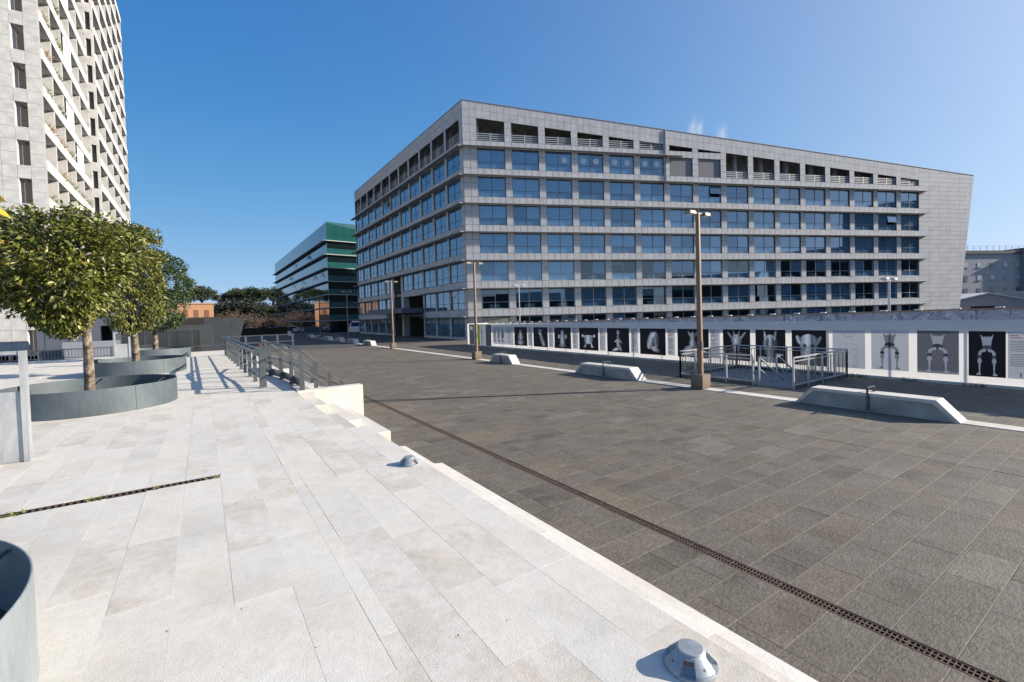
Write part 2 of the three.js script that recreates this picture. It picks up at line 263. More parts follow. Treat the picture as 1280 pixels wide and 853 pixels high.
// ---------------------------------------------------------------- white terrace
const TE = 2.1;
{
  const rnd3 = mulberry(313);
  const terrace = structure('terrace', M([
    BB(-16, 1.80, D - 0.1, -0.03, -12.0, 7), BB(1.80, 1.99, D - 0.1, -0.031, -8.8, 7), BB(1.99, TE, D - 0.1, -0.032, -7.4, 7),
    BB(-16, 2.2, D - 0.1, -0.031, -33.4, -12.0)]), mat.mortarWhite);
  const cols = [-0.864, -0.544, -0.223, 0.094, 0.415, 0.715, 0.822, 1.147, 1.462, 1.79, TE];
  for (let x = -0.864 - 0.32; x > -15.9; x -= 0.32) cols.unshift(x);
  const list = [], DZ = -6.06;
  for (let c = 0; c < cols.length - 1; c++) {
    const a = cols[c], b = cols[c + 1]; let z = 6.5 + rr(0, 0.9, rnd3); const zEnd = c === cols.length - 2 ? -7.4 : -13.35;
    while (z > zEnd + 0.01) {
      let L = rr(0.72, 1.25, rnd3); if (b - a < 0.15) L = rr(0.35, 0.9, rnd3);
      if (z - L < zEnd + 0.3) L = z - zEnd;
      // the drain slot cuts the left field
      const pieces = []; const zb = z - L;
      if (b < 0.24 && zb < DZ + 0.06 && z > DZ - 0.06) { if (z - (DZ + 0.06) > 0.05) pieces.push([z, DZ + 0.06]); if ((DZ - 0.06) - zb > 0.05) pieces.push([DZ - 0.06, zb]); } else pieces.push([z, zb]);
      for (const [p, q] of pieces) { const n = rnd3(); const gap = 0.0006, gl = rnd3() < 0.27 ? rr(0.0008, 0.002, rnd3) : 0.0001, gr = rnd3() < 0.2 ? rr(0.0006, 0.0015, rnd3) : 0.0001;
        list.push({ x0: a + gl, x1: b - gr, z0: q + gap * 0.5, z1: p - gap * 0.5, y: rr(-0.001, 0.0006, rnd3), t: n < 0.36 ? 0 : n < 0.56 ? 1 : n < 0.74 ? 2 : n < 0.87 ? 3 : 4, o: [rr(0, 9, rnd3), rr(0, 9, rnd3)], d: Math.hypot((a + b) / 2, (p + q) / 2) }); }
      z -= L;
    }
  }
  // coping along the edge
  for (const [a, b, zTop, zEnd, dy] of [[TE + 0.003, 2.2, 6.5, -5.93, -0.012], [2.2, 2.315, 6.5, -5.03, -0.02]]) { let z = zTop; while (z > zEnd + 0.01) { let L = rr(0.9, 1.5, rnd3); if (z - L < zEnd + 0.4) L = z - zEnd; list.push({ x0: a, x1: b - 0.001, z0: z - L + 0.0008, z1: z, y: dy + rr(-0.0015, 0.0015, rnd3), h: 0.3, bev: 0.002, coping: true, t: [0, 2, 4][Math.floor(rnd3() * 3)], o: [rr(0, 9, rnd3), rr(0, 9, rnd3)], d: Math.hypot(a, z - L / 2) }); z -= L; } }
  const tones = [[1, 1, 1], [0.975, 0.972, 0.97], [1.01, 0.995, 0.975], [0.95, 0.953, 0.955], [0.99, 0.975, 0.955]];
  const vis = list.filter(s => { const x = (s.x0 + s.x1) / 2, z = (s.z0 + s.z1) / 2, az = Math.atan2(x, -z) * 180 / Math.PI; return z < 0 && az > -18 && az < 75; }).sort((a, b) => a.d - b.d).slice(0, 300);
  const own = new Set(vis);
  const wear = (g, s) => { if (!s.coping) return g; const p = g.attributes.position; for (let i = 0; i < p.count; i++) if (p.getY(i) > -0.1) p.setY(i, p.getY(i) - (p.getX(i) - TE) * 0.13); g.computeVertexNormals(); return g; };
  for (const s of vis) part(terrace, numbered(s.coping ? 'coping_stone' : 'terrace_slab'), wear(slab(s.x0, s.x1, s.z0, s.z1, s.y, s.h ?? 0.028, s.bev ?? 0.0007, ...s.o), s), mat.white[s.t]);
  const rest = list.filter(s => !own.has(s)).map(s => tint(wear(slab(s.x0, s.x1, s.z0, s.z1, s.y, s.h ?? 0.028, s.bev ?? 0.0007, ...s.o), s), tones[s.t]));
  // far field: longer slabs laid crosswise
  for (let z = -13.36; z > -33.3; z -= 0.62) { let x = -15.9 + rr(0, 1, rnd3); while (x < 2.19) { const L = Math.min(rr(1.0, 1.6, rnd3), 2.2 - x); rest.push(tint(slab(x, x + L - 0.005, z - 0.61, z, rr(-0.003, 0.002, rnd3), 0.028, 0.003, rr(0, 9, rnd3), rr(0, 9, rnd3)), tones[Math.floor(rnd3() * 5)])); x += L; } }
  part(terrace, 'terrace_slabs', mergeGeometries(rest), mat.whiteVC, 'stuff');
  // the end wall of the stair and the steps in front of it
  const wall = single('stair_wall', boxUV(new RoundedBoxGeometry(1.55, 1.1, 0.32, 2, 0.012).translate(2.595, -0.545, -12.17)), mat.white[2], 'white stone parapet wall beside the terrace steps, railing foot on its top', 'wall');
  const steps = thing('terrace_steps', 'white stone steps climbing from the dark plaza to the terrace corner', 'steps');
  for (const [x1, z1, top] of [[2.26, -10.8, -0.18], [2.64, -9.6, -0.36], [3.02, -8.94, -0.54]]) part(steps, 'step', boxUV(new RoundedBoxGeometry(x1 - 1.7, top - D + 0.05, 12.0 + z1, 2, 0.012).translate((x1 + 1.7) / 2, (top + D - 0.05) / 2, (-12.0 + z1) / 2), rr(0, 5), rr(0, 5)), mat.white[rnd3() < 0.5 ? 2 : 4]);
  // the flight behind the wall
  const fl = thing('railed_stair', 'white stone stair dropping to the plaza behind the parapet wall', 'steps');
  for (let i = 0; i < 3; i++) part(fl, 'step', boxUV(BB(2.2 + i * 0.36, 2.2 + (i + 1) * 0.36, D, -0.17 * (i + 1), -16.5, -12.35), i * 0.7, 0), mat.white[i % 5]);
}
// slot drain in the terrace
{
  const t = thing('terrace_drain', 'short rusty slotted drain set across the white terrace paving', 'drain');
  part(t, 'channel', M([BB(-16, 0.2, -0.029, -0.024, -6.118, -6.002)]), mat.black);
  part(t, 'edge_frame', M([BB(-8, 0.2, -0.024, -0.001, -6.12, -6.112), BB(-8, 0.2, -0.024, -0.001, -6.008, -6.0)]), mat.rust);
  const bars = []; for (let x = -8; x < 0.17; x += 0.052) bars.push(bar([x, -0.009, -6.112], [x + 0.022, -0.009, -6.008], 0.022, 0.014));
  part(t, 'slats', M(bars), mat.rust, 'stuff');
  // weeds growing in the slot
  for (const [x, n] of [[-0.93, 26], [-1.5, 18], [0.02, 16], [-0.45, 8]]) {
    const P = [], C = [];
    for (let i = 0; i < n; i++) { const a = rr(0, 6.3), l = rr(0.02, 0.065), px = x + rr(-0.07, 0.07), pz = -6.03 + rr(-0.03, 0.05), w = rr(0.006, 0.014); const ex = px + Math.cos(a) * l, ez = pz + Math.sin(a) * l, ey = rr(0.005, 0.045);
      P.push(px - Math.sin(a) * w, 0, pz + Math.cos(a) * w, px + Math.sin(a) * w, 0, pz - Math.cos(a) * w, ex, ey, ez); const dry = x > 0 || x === -0.45; for (let q = 0; q < 3; q++) C.push(...(dry ? [0.22, 0.16, 0.09] : [0.13, 0.16, 0.03])); }
    const g = new THREE.BufferGeometry(); g.setAttribute('position', new THREE.Float32BufferAttribute(P, 3)); g.setAttribute('color', new THREE.Float32BufferAttribute(C, 3)); g.computeVertexNormals();
    single('drain_weed', g, mat.farLeaf, x > 0 ? 'dry brown leaves caught at the end of the terrace drain' : x === -0.45 ? 'few dry sprigs lying in the terrace drain slats' : x < -1 ? 'small green weed in the drain nearer the planter' : 'larger green weed sprouting from the terrace drain', 'weed');
  }
}

// ---------------------------------------------------------------- main office building
const BC = [24.95, D, -46.04], BA = 111.5 * Math.PI / 180;
{
  const bld = thing('office_building', 'long grey stone office block with ribbon rows of blue windows and sloping roof edge', 'building');
  const Mf = new THREE.Matrix4().makeRotationY(Math.PI / 2 - BA).setPosition(BC[0], 0, BC[2]);             // front: s, y, outward
  const Ml = new THREE.Matrix4().makeRotationY(-Math.PI / 2).setPosition(BC[0], 0, BC[2] - 43.6);            // left side: u runs from the far end to the corner
  const roof = s => 25.75 - 0.0757 * (s - 1);
  const Yt = r => 20.6 - 3.18 * (r - 1), WH = 2.3;
  const SW = 3.2, PW = 4.0, S0 = 1.6, NC = 16, SE = 64.8;
  const endX = y => 72.0 + (y - D) * 0.144;                 // the raking end of the front
  const tileGeo = (x0, x1, y0, y1, z) => BB(x0 + 0.02, x1 - 0.02, y0 + 0.02, y1 - 0.02, z, z + 0.035);
  const tilesF = [], tilesL = [];
  const rnd4 = mulberry(4242);
  const tileTone = () => { const n = rr(0.95, 1.05, rnd4); return [n, n * rr(0.985, 1.0, rnd4), n * rr(0.96, 1.0, rnd4)]; };
  const gridTiles = (out, x0, x1, y0, y1, tw, th) => { const nx = Math.max(1, Math.round((x1 - x0) / tw)), ny = Math.max(1, Math.round((y1 - y0) / th)); for (let i = 0; i < nx; i++) for (let j = 0; j < ny; j++) out.push(tint(plainGeo(tileGeo(lerp(x0, x1, i / nx), lerp(x0, x1, (i + 1) / nx), lerp(y0, y1, j / ny), lerp(y0, y1, (j + 1) / ny), 0)), tileTone())); };
  const slopeTile = (out, x0, x1, a0, a1, b0, b1) => out.push(tint(plainGeo(prism([[x0 + 0.012, a0 + 0.012], [x1 - 0.012, a1 + 0.012], [x1 - 0.012, b1 - 0.012], [x0 + 0.012, b0 - 0.012]], 0.035)), tileTone()));
  const apply = (list, m) => list.map(g => g.applyMatrix4(m));
  // --- front: spandrel bands and piers
  for (let r = 1; r <= 7; r++) {
    const y0 = Yt(r) - WH - 0.88, y1 = Yt(r) - WH; if (r < 7) { part(bld, 'spandrel_band', M(apply([BB(0, SE, y0, y1, -0.35, -0.002)], Mf)), mat.graniteBack); gridTiles(tilesF, 0, SE, y0, y1, 0.8, 0.88); }
    else { part(bld, 'plinth', M(apply([BB(0, SE, D - 0.2, y1, -0.35, -0.002)], Mf)), mat.graniteBack); }
  }
  { const y0 = Yt(1), y1 = 21.4; part(bld, 'spandrel_band', M(apply([BB(0, S0 + 8 * PW, y0, y1, -0.35, -0.002)], Mf)), mat.graniteBack); gridTiles(tilesF, 0, S0 + 8 * PW - 0.8, y0, y1, 0.8, 0.8); }
  for (let k = 0; k <= NC; k++) {
    const a = k === 0 ? 0 : S0 + k * PW - 0.8, b = k === 0 ? S0 : S0 + k * PW; if (k === NC) break;
    for (let r = 1; r <= 7; r++) {
      if (r === 1 && k > 8) continue;
      const y0 = Math.max(Yt(r) - WH, D - 0.1), y1 = Yt(r); part(bld, 'pier', M(apply([BB(a, b, y0, y1, -0.35, -0.003)], Mf)), mat.graniteBack); gridTiles(tilesF, a, b, y0, y1, 0.8, 0.77);
    }
    const lo = k < 8 ? 21.4 : Yt(1) - WH + (k === 8 ? WH : 0);
    const p = prism([[a, k === 8 ? 20.6 : lo], [b, k === 8 ? 20.6 : lo], [b, roof(b) - 1.8], [a, roof(a) - 1.8]], 0.345); p.translate(0, 0, -0.35); part(bld, 'pier', boxUV(p.applyMatrix4(Mf)), mat.graniteBack);
    const lo2 = k === 8 ? 20.6 : lo; const n = Math.max(1, Math.round((roof(b) - 1.8 - lo2) / 0.8)); const nx = k === 0 ? 2 : 1;
    for (let i = 0; i < nx; i++) for (let j = 0; j < n; j++) { const xa = lerp(a, b, i / nx), xb = lerp(a, b, (i + 1) / nx); const f = (x, q) => lerp(lo2, roof(x) - 1.8, q); slopeTile(tilesF, xa, xb, f(xa, j / n), f(xb, j / n), f(xa, (j + 1) / n), f(xb, (j + 1) / n)); }
  }
  // parapet under the sloping roof edge, and the blank end wall
  { const pr = prism([[0, roof(0) - 1.8], [SE, roof(SE) - 1.8], [SE, roof(SE)], [0, roof(0)]], 0.345).translate(0, 0, -0.35); part(bld, 'parapet', boxUV(pr.applyMatrix4(Mf)), mat.graniteBack);
    const n = 81; for (let i = 0; i < n; i++) for (let j = 0; j < 2; j++) { const a = SE * i / n, b = SE * (i + 1) / n; slopeTile(tilesF, a, b, roof(a) - 1.8 + j * 0.9, roof(b) - 1.8 + j * 0.9, roof(a) - 0.9 + j * 0.9, roof(b) - 0.9 + j * 0.9); }
    const cop = prism([[-0.05, roof(0)], [75.1, roof(75.1)], [75.1, roof(75.1) + 0.06], [-0.05, roof(0) + 0.06]], 0.5).translate(0, 0, -0.42); part(bld, 'roof_coping', boxUV(cop.applyMatrix4(Mf)), mat.sunshade);
    const ew = prism([[SE, D - 0.2], [endX(D - 0.2), D - 0.2], [endX(20.1), roof(75)], [SE, roof(SE)]], 0.345).translate(0, 0, -0.35); part(bld, 'end_wall', boxUV(ew.applyMatrix4(Mf)), mat.graniteBack);
    const th = 0.63; for (let y = D - 0.2; y < 21.3; y += th) { const y1 = y + th; let x = SE, w = 1.9; while (x < 76) { let xb = x + w; const ra = Math.min(endX(y), 76), rb = Math.min(endX(y1), 76); let b0 = Math.min(xb, ra), b1 = Math.min(xb, rb); if (xb > ra - 0.25) { b0 = ra; b1 = rb; } const t0 = Math.min(y1, roof(x)), t1 = Math.min(y1, roof(b1)); if (t0 > y + 0.05 && b0 > x + 0.05) slopeTile(tilesF, x, Math.max(b0, b1), y, y, t0, Math.max(t1, y + 0.03)); if (xb > ra - 0.25) break; x = xb; } }
  }
  // --- windows
  const frameGeo = (w, h, tr) => M([BB(0, w, 0, 0.06, -0.05, 0.05), BB(0, w, h - 0.06, h, -0.05, 0.05), BB(0, 0.05, 0.06, h - 0.06, -0.05, 0.05), BB(w - 0.05, w, 0.06, h - 0.06, -0.05, 0.05), BB(w / 2 - 0.024, w / 2 + 0.024, 0.06, h - 0.06, -0.045, 0.045), BB(0.05, w - 0.05, tr - 0.02, tr + 0.02, -0.04, 0.04)]);
  const boxGeoF = plainGeo(BB(0.02, SW - 0.02, WH - 0.13, WH - 0.005, 0.055, 0.075));
  const fgF = frameGeo(SW, WH, 0.78);
  const pane = (x0, x1, y0, y1) => B(x1 - x0, y1 - y0, 0.012, (x0 + x1) / 2, (y0 + y1) / 2, 0);
  const up1 = plainGeo(pane(0.06, SW / 2 - 0.035, 0.81, WH - 0.06)), up2 = plainGeo(pane(SW / 2 + 0.035, SW - 0.06, 0.81, WH - 0.06)), low = Mraw([pane(0.06, SW / 2 - 0.035, 0.06, 0.75), pane(SW / 2 + 0.035, SW - 0.06, 0.06, 0.75)]);
  const convG = M([B(0.52, 0.5, 0.22, -0.33, 0.25, 0), B(0.52, 0.5, 0.22, 0.33, 0.25, 0)]);
  const place = (o, m, x, y, z) => { const q = new THREE.Matrix4().makeTranslation(x, y, z).premultiply(m); q.decompose(o.position, o.quaternion, o.scale); };
  const ledgeGeo = (s0, s1, out, m) => boxUV(M([BB(s0, s1, 0, 0.05, 0.04, out)]).applyMatrix4(m));
  for (let r = 1; r <= 7; r++) for (let k = 0; k < NC; k++) {
    if (r === 1 && k >= 6) continue;
    const x = S0 + k * PW, y = Yt(r) - WH;
    const wv = part(bld, 'window', fgF, r >= 5 ? mat.paleFrame : mat.frame); place(wv, Mf, x, y, -0.13);
    const gk = () => { const n = rnd4(); return r >= 6 || (r === 5 && k > 1 && n < 0.75) ? (n < 0.5 ? mat.glassClear : mat.glassDeep) : n < 0.45 ? mat.glass : n < 0.75 ? mat.glassDeep : mat.glassPale; };
    const ga = gk(), p1 = part(wv, 'pane', up1, ga), p2 = part(wv, 'pane', up2, rnd4() < 0.6 ? ga : gk()); part(wv, 'pane', low, rnd4() < 0.5 ? ga : gk()); for (const p of [p1, p2]) { p.rotation.x = rr(-0.004, 0.004, rnd4); p.rotation.y = rr(-0.003, 0.003, rnd4); }
    if ((r === 2 && k === 7) || (r === 3 && k === 14)) { p2.rotation.x = -0.16; p2.position.set(0, 0.35 - 0.02, 0.36); p2.name = 'open_sash'; }
    part(wv, 'blind_box', boxGeoF, mat.darkSteel);
    const cv = part(wv, 'convector', convG, mat.hoardWhite); cv.position.set(SW / 2 + rr(-0.25, 0.25, rnd4), 0.03, -0.3);
    if (rnd4() < 0.3) { const bl = part(wv, 'blind', BB(0.08, rnd4() < 0.5 ? SW / 2 - 0.05 : SW - 0.08, lerp(0.9, 2.0, rnd4()), WH - 0.08, -0.16, -0.15), mat.hoardWhite); }
  }
  // discs stuck on the meeting room glass
  for (const [k, xs] of [[2, [2.35]], [3, [0.75, 2.35]], [4, [0.75, 2.35]], [5, [0.75, 2.35]]]) for (const x of xs) { const d = part(bld, 'window_disc', plainGeo(new THREE.CylinderGeometry(0.36, 0.36, 0.006, 28).rotateX(Math.PI / 2)), std({ color: rgb(0.60, 0.68, 0.74), roughness: 0.7 })); place(d, Mf, S0 + k * PW + x, Yt(1) - WH + 1.4, -0.11); }
  // sunshade ledges above each row with brackets
  for (let r = 1; r <= 7; r++) {
    const e = r === 1 ? 27.2 : 65.9; const o = part(bld, 'sunshade', (() => { const l = [BB(-0.2, e, Yt(r) + 0.03, Yt(r) + 0.08, 0.06, 0.62)]; for (let k = 0; k < 17; k++) { const s = S0 + k * PW - 0.4; if (s < e - 0.3) l.push(BB(s - 0.06, s + 0.06, Yt(r) - 0.06, Yt(r) + 0.028, 0.05, 0.6)); } return M(apply(l, Mf)); })(), mat.sunshade);
  }
  // grey infill panels and slit openings
  for (const k of [6, 7]) { const x = S0 + k * PW; part(bld, 'infill_panel', boxUV(BB(x, x + SW, Yt(1) - WH, Yt(1), -0.2, -0.12).applyMatrix4(Mf)), mat.panelGrey); }
  part(bld, 'rain_pipe', boxUV(Mraw([BB(25.0, 25.12, 17.5, roof(25) - 0.05, 0.05, 0.17)]).applyMatrix4(Mf)), mat.sunshade);
  // loggia behind the top openings
  { const bk = []; bk.push(BB(0.5, SE, 17.6, 25, -3.3, -3.1)); part(bld, 'loggia_back_wall', M(apply([prism([[1.2, 21.3], [33.2, 21.3], [33.2, roof(33.2) - 0.6], [1.2, roof(1.2) - 0.6]], 0.2).translate(0, 0, -3.2), prism([[33.2, 17.9], [SE + 1, 17.9], [SE + 1, roof(SE) - 0.6], [33.2, roof(33.2) - 0.6]], 0.2).translate(0, 0, -3.2)], Mf)), mat.loggiaWall);
    part(bld, 'loggia_ceiling', boxUV(prism([[0.6, roof(0.6) - 0.6], [SE, roof(SE) - 0.6], [SE, roof(SE) - 0.4], [0.6, roof(0.6) - 0.4]], 2.9).translate(0, 0, -3.25).applyMatrix4(Mf)), mat.loggiaWall);
    part(bld, 'loggia_end_wall', M(apply([BB(SE, SE + 0.2, 17.9, 20.5, -3.2, -0.36), BB(33.1, 33.3, 17.9, 22.5, -3.0, -0.36), BB(1.0, 1.25, 21.3, 25, -3.0, -0.36)], Mf)), mat.loggiaWall);
    // inner columns
    for (let k = 0; k < 16; k++) { if (k === 6 || k === 7) continue; const x = S0 + k * PW + (k < 8 ? 0.3 : 2.6), lo = k < 8 ? 21.35 : 18.2; part(bld, 'loggia_column', M(apply([BB(x - 0.2, x + 0.2, lo, roof(x) - 0.65, -1.9, -1.5)], Mf)), mat.granite); }
    for (let k = 0; k < 16; k++) { if (k === 6 || k === 7) continue; const x = S0 + k * PW, y = k < 8 ? 21.4 : 18.3; const l = []; for (let i = 0; i < 4; i++) l.push(BB(x + 0.02, x + SW - 0.02, y + 0.12 + i * 0.23, y + 0.20 + i * 0.23, -0.14, -0.08)); l.push(BB(x + SW / 2 - 0.06, x + SW / 2 + 0.06, y, y + 0.95, -0.1501, -0.0701)); part(bld, 'loggia_railing', M(apply(l, Mf)), mat.paleFrame); }
    const wd = part(bld, 'window', frameGeo(2.4, 1.9, 0.1), mat.frame); place(wd, Mf, S0 + 8 * PW + 0.2, 18.4, -2.4); part(wd, 'pane', plainGeo(pane(0.06, 2.34, 0.06, 1.84)), mat.glass);
  }
  // --- left side, eleven bays; u measured from the corner
  const U = u => 43.6 - u; const LP = 3.93, L0 = 0.75, PL = 0.52;
  const voidAt = (r, b) => (r >= 6 && (b === 3 || b === 4)) || (r >= 5 && b === 5);
  for (let r = 1; r <= 7; r++) {
    const y1 = Yt(r) - WH, y0 = Math.max(y1 - 0.88, D - 0.1);
    const segs = r <= 4 ? [[0, 43.6]] : r === 5 ? [[0, L0 + 5 * LP], [L0 + 6 * LP - 0.75, 43.6]] : [[0, L0 + 3 * LP], [L0 + 6 * LP - 0.75, 43.6]];
    for (const [a, b] of segs) { if (y1 - y0 < 0.2) continue; part(bld, 'spandrel_band', M(apply([BB(U(b), U(a), y0, y1, -0.35, -0.002)], Ml)), mat.graniteBack); gridTiles(tilesL, U(b), U(a), y0, y1, 0.8, 0.88); }
  }
  part(bld, 'spandrel_band', M(apply([BB(0, 43.6, Yt(1), 21.4, -0.35, -0.002)], Ml)), mat.graniteBack); gridTiles(tilesL, 0, 43.6, Yt(1), 21.4, 0.8, 0.8);
  part(bld, 'parapet', M(apply([BB(0, 43.6, 23.9, 25.75, -0.35, -0.002)], Ml)), mat.graniteBack); gridTiles(tilesL, 0, 43.6, 23.9, 25.75, 0.8, 0.92);
  part(bld, 'roof_coping', M(apply([BB(-0.05, 43.6, 25.752, 25.81, -0.42, 0.08)], Ml)), mat.sunshade);
  for (let b = 0; b <= 11; b++) {
    const a = b === 0 ? 0 : L0 + b * LP - PL, e = b === 11 ? 43.6 : L0 + b * LP; const u0 = U(e), u1 = U(a);
    for (let r = 1; r <= 7; r++) { if (b > 0 && voidAt(r, b - 1) && voidAt(r, b)) continue; const y0 = Math.max(Yt(r) - WH, D - 0.1); part(bld, 'pier', M(apply([BB(u0, u1, y0, Yt(r), -0.35, -0.003)], Ml)), mat.graniteBack); gridTiles(tilesL, u0, u1, y0, Yt(r), 0.8, 0.77); }
    part(bld, 'pier', M(apply([BB(u0, u1, 21.4, 23.9, -0.35, -0.003)], Ml)), mat.graniteBack); gridTiles(tilesL, u0, u1, 21.4, 23.9, 0.8, 0.83);
  }
  const LW = LP - PL, fgL = frameGeo(LW, WH, 0.78), pl = Mraw([pane(0.06, LW / 2 - 0.035, 0.81, WH - 0.06), pane(LW / 2 + 0.035, LW - 0.06, 0.81, WH - 0.06), pane(0.06, LW / 2 - 0.035, 0.06, 0.75), pane(LW / 2 + 0.035, LW - 0.06, 0.06, 0.75)]);
  for (let r = 1; r <= 7; r++) for (let b = 0; b < 11; b++) {
    if (voidAt(r, b)) continue; const x = U(L0 + (b + 1) * LP - PL), y = Yt(r) - WH;
    const wv = part(bld, 'window', fgL, mat.frame); place(wv, Ml, x, y, -0.09); part(wv, 'pane', pl, mat.glass);
    if (r === 1 && b === 6) { const os = part(wv, 'open_sash', M([BB(LW / 2, LW - 0.05, 0.8, 2.2, 0, 0.05)]), mat.frame); os.rotation.x = -0.3; os.position.set(0, 0.1, 0.62); }
  }
  for (let r = 1; r <= 7; r++) { const l = []; const segs = r <= 5 ? [[-1.1, 43.8]] : [[-1.1, U(L0 + 6 * LP)], [U(L0 + 3 * LP), 43.8]]; for (const [a, b] of segs) l.push(BB(a, b, Yt(r) + 0.03, Yt(r) + 0.09, 0.06, 0.7)); part(bld, 'sunshade', M(apply(l, Ml)), mat.sunshade); }
  part(bld, 'loggia_back_wall', M(apply([BB(0.3, 42, 21.3, 25.2, -3.1, -2.9), BB(0.3, 42, 25.0, 25.2, -2.9, -0.36), BB(0.05, 0.3, 21.3, 25.2, -2.9, -0.36)], Ml)), mat.loggiaWall);
  for (let b = 0; b < 11; b++) { const x = U(L0 + (b + 1) * LP - PL); const l = []; for (let i = 0; i < 5; i++) l.push(BB(x + 0.02, x + LW - 0.02, 21.5 + i * 0.24, 21.55 + i * 0.24, -0.14, -0.08)); l.push(BB(x + LW / 2 - 0.06, x + LW / 2 + 0.06, 21.4, 22.6, -0.1501, -0.0701)); part(bld, 'loggia_railing', M(apply(l, Ml)), mat.paleFrame); }
  for (let b = 0; b < 11; b++) { const x = U(L0 + (b + 1) * LP - 0.75) + LW * 0.55; part(bld, 'loggia_column', M(apply([BB(x - 0.2, x + 0.2, 21.35, 25.0, -1.9, -1.5)], Ml)), mat.granite); }
  // entrance recess, columns and canopy
  part(bld, 'entrance_wall', M(apply([BB(U(L0 + 6 * LP - 0.6), U(L0 + 3 * LP), D - 0.1, Yt(5), -6.2, -6)], Ml)), std({ color: rgb(0.10, 0.085, 0.075), roughness: 0.8 }));
  { const sw = std({ color: rgb(0.16, 0.135, 0.115), roughness: 0.8 }); part(bld, 'entrance_side_wall', M(apply([BB(U(L0 + 3 * LP), U(L0 + 3 * LP) + 0.2, D - 0.1, Yt(6), -6, -0.36)], Ml)), sw); part(bld, 'entrance_side_wall', M(apply([BB(U(L0 + 6 * LP - 0.75) - 0.2, U(L0 + 6 * LP - 0.75), D - 0.1, Yt(5), -6, -0.36)], Ml)), sw); }
  for (const u of [L0 + 5 * LP, L0 + 4 * LP]) part(bld, 'entrance_column', M(apply([BB(U(u) - 0.45, U(u) + 0.45, D - 0.1, u > 18 ? Yt(5) : Yt(6), u > 18 ? -0.9 : -3.4, u > 18 ? -0.0 : -2.5)], Ml)), mat.granite);
  part(bld, 'entrance_canopy', M(apply([BB(U(27.5), U(12.2), 2.3, 2.95, -2, 3.2)], Ml)), std({ color: rgb(0.13, 0.14, 0.16), roughness: 0.5, metalness: 0.3 }));
  for (const u of [14.5, 17.5, 20.0]) { const dr = part(bld, 'entrance_door', M(apply([BB(U(u) - 0.9, U(u) - 0.8, D, 1.6, -5.95, -5.85), BB(U(u) + 0.8, U(u) + 0.9, D, 1.6, -5.95, -5.85), BB(U(u) - 0.8, U(u) + 0.8, 1.5, 1.6, -5.95, -5.85)], Ml)), mat.paleFrame); part(dr, 'pane', plainGeo(BB(U(u) - 0.8, U(u) + 0.8, D, 1.5, -5.93, -5.92).applyMatrix4(Ml)), mat.glass); }
  // cladding as real tiles, each far too small to pick apart
  const vcGranite = std({ map: graniteMap, vertexColors: true, roughness: 0.75 });
  part(bld, 'front_cladding', boxUV(mergeGeometries(tilesF).applyMatrix4(Mf)), vcGranite, 'stuff');
  part(bld, 'side_cladding', boxUV(mergeGeometries(tilesL).applyMatrix4(Ml)), vcGranite, 'stuff');
  // floors, core and roof
  const d = [Math.sin(BA), -Math.cos(BA)];
  const at = (s, n, z = 0) => [BC[0] + d[0] * s + d[1] * n, BC[2] + d[1] * s - d[0] * n + z]; // n: inward from the front
  const poly = (inL, inF, s1) => { const c = at(0, inF); return [[BC[0] + inL, c[1] - (BC[0] + inL - c[0]) * (-d[1] / d[0])], at(s1, inF), [at(s1, inF)[0], BC[2] - 43.3], [BC[0] + inL, BC[2] - 43.3]]; };
  const plate = (pts, y0, y1) => { const g = new THREE.ExtrudeGeometry(new THREE.Shape(pts.map(p => new THREE.Vector2(p[0], -p[1]))), { depth: y1 - y0, bevelEnabled: false }); g.rotateX(-Math.PI / 2); g.translate(0, y0, 0); return boxUV(g); };
  for (let r = 1; r <= 7; r++) part(bld, 'floor_slab', plate(poly(0.37, 0.37, r === 1 ? 33 : 72), Yt(r) + 0.28, Yt(r) + 0.6), mat.interiorLight);
  part(bld, 'core', plate(poly(6.5, 6, 70), D - 0.1, 17.4), mat.interior);
  part(bld, 'core', plate(poly(6.5, 6, 32.5), 17.45, 21), mat.interior);
  const RP = [[BC[0] + 0.1, 25.55, at(0, 0.2)[1]], [at(74, 0.36)[0], roof(74) - 0.3, at(74, 0.36)[1]], [at(74, 0)[0], roof(74) - 0.3, BC[2] - 43], [BC[0] + 0.1, 25.55, BC[2] - 43]];
  const rg = new THREE.BufferGeometry(); rg.setAttribute('position', new THREE.Float32BufferAttribute([...RP[0], ...RP[1], ...RP[2], ...RP[0], ...RP[2], ...RP[3]], 3)); rg.setAttribute('uv', new THREE.Float32BufferAttribute(new Float32Array(12), 2)); rg.computeVertexNormals(); part(bld, 'roof', rg, mat.concrete);
  part(bld, 'back_wall', M([BB(BC[0], at(74, 0)[0], D - 0.1, 20, BC[2] - 43.8, BC[2] - 43.5), bar([at(72, 0.4)[0], 9.4, at(72, 0.4)[1]], [at(72, 0)[0], 9.4, BC[2] - 43.5], 0.3, 21)]), mat.granite);
}

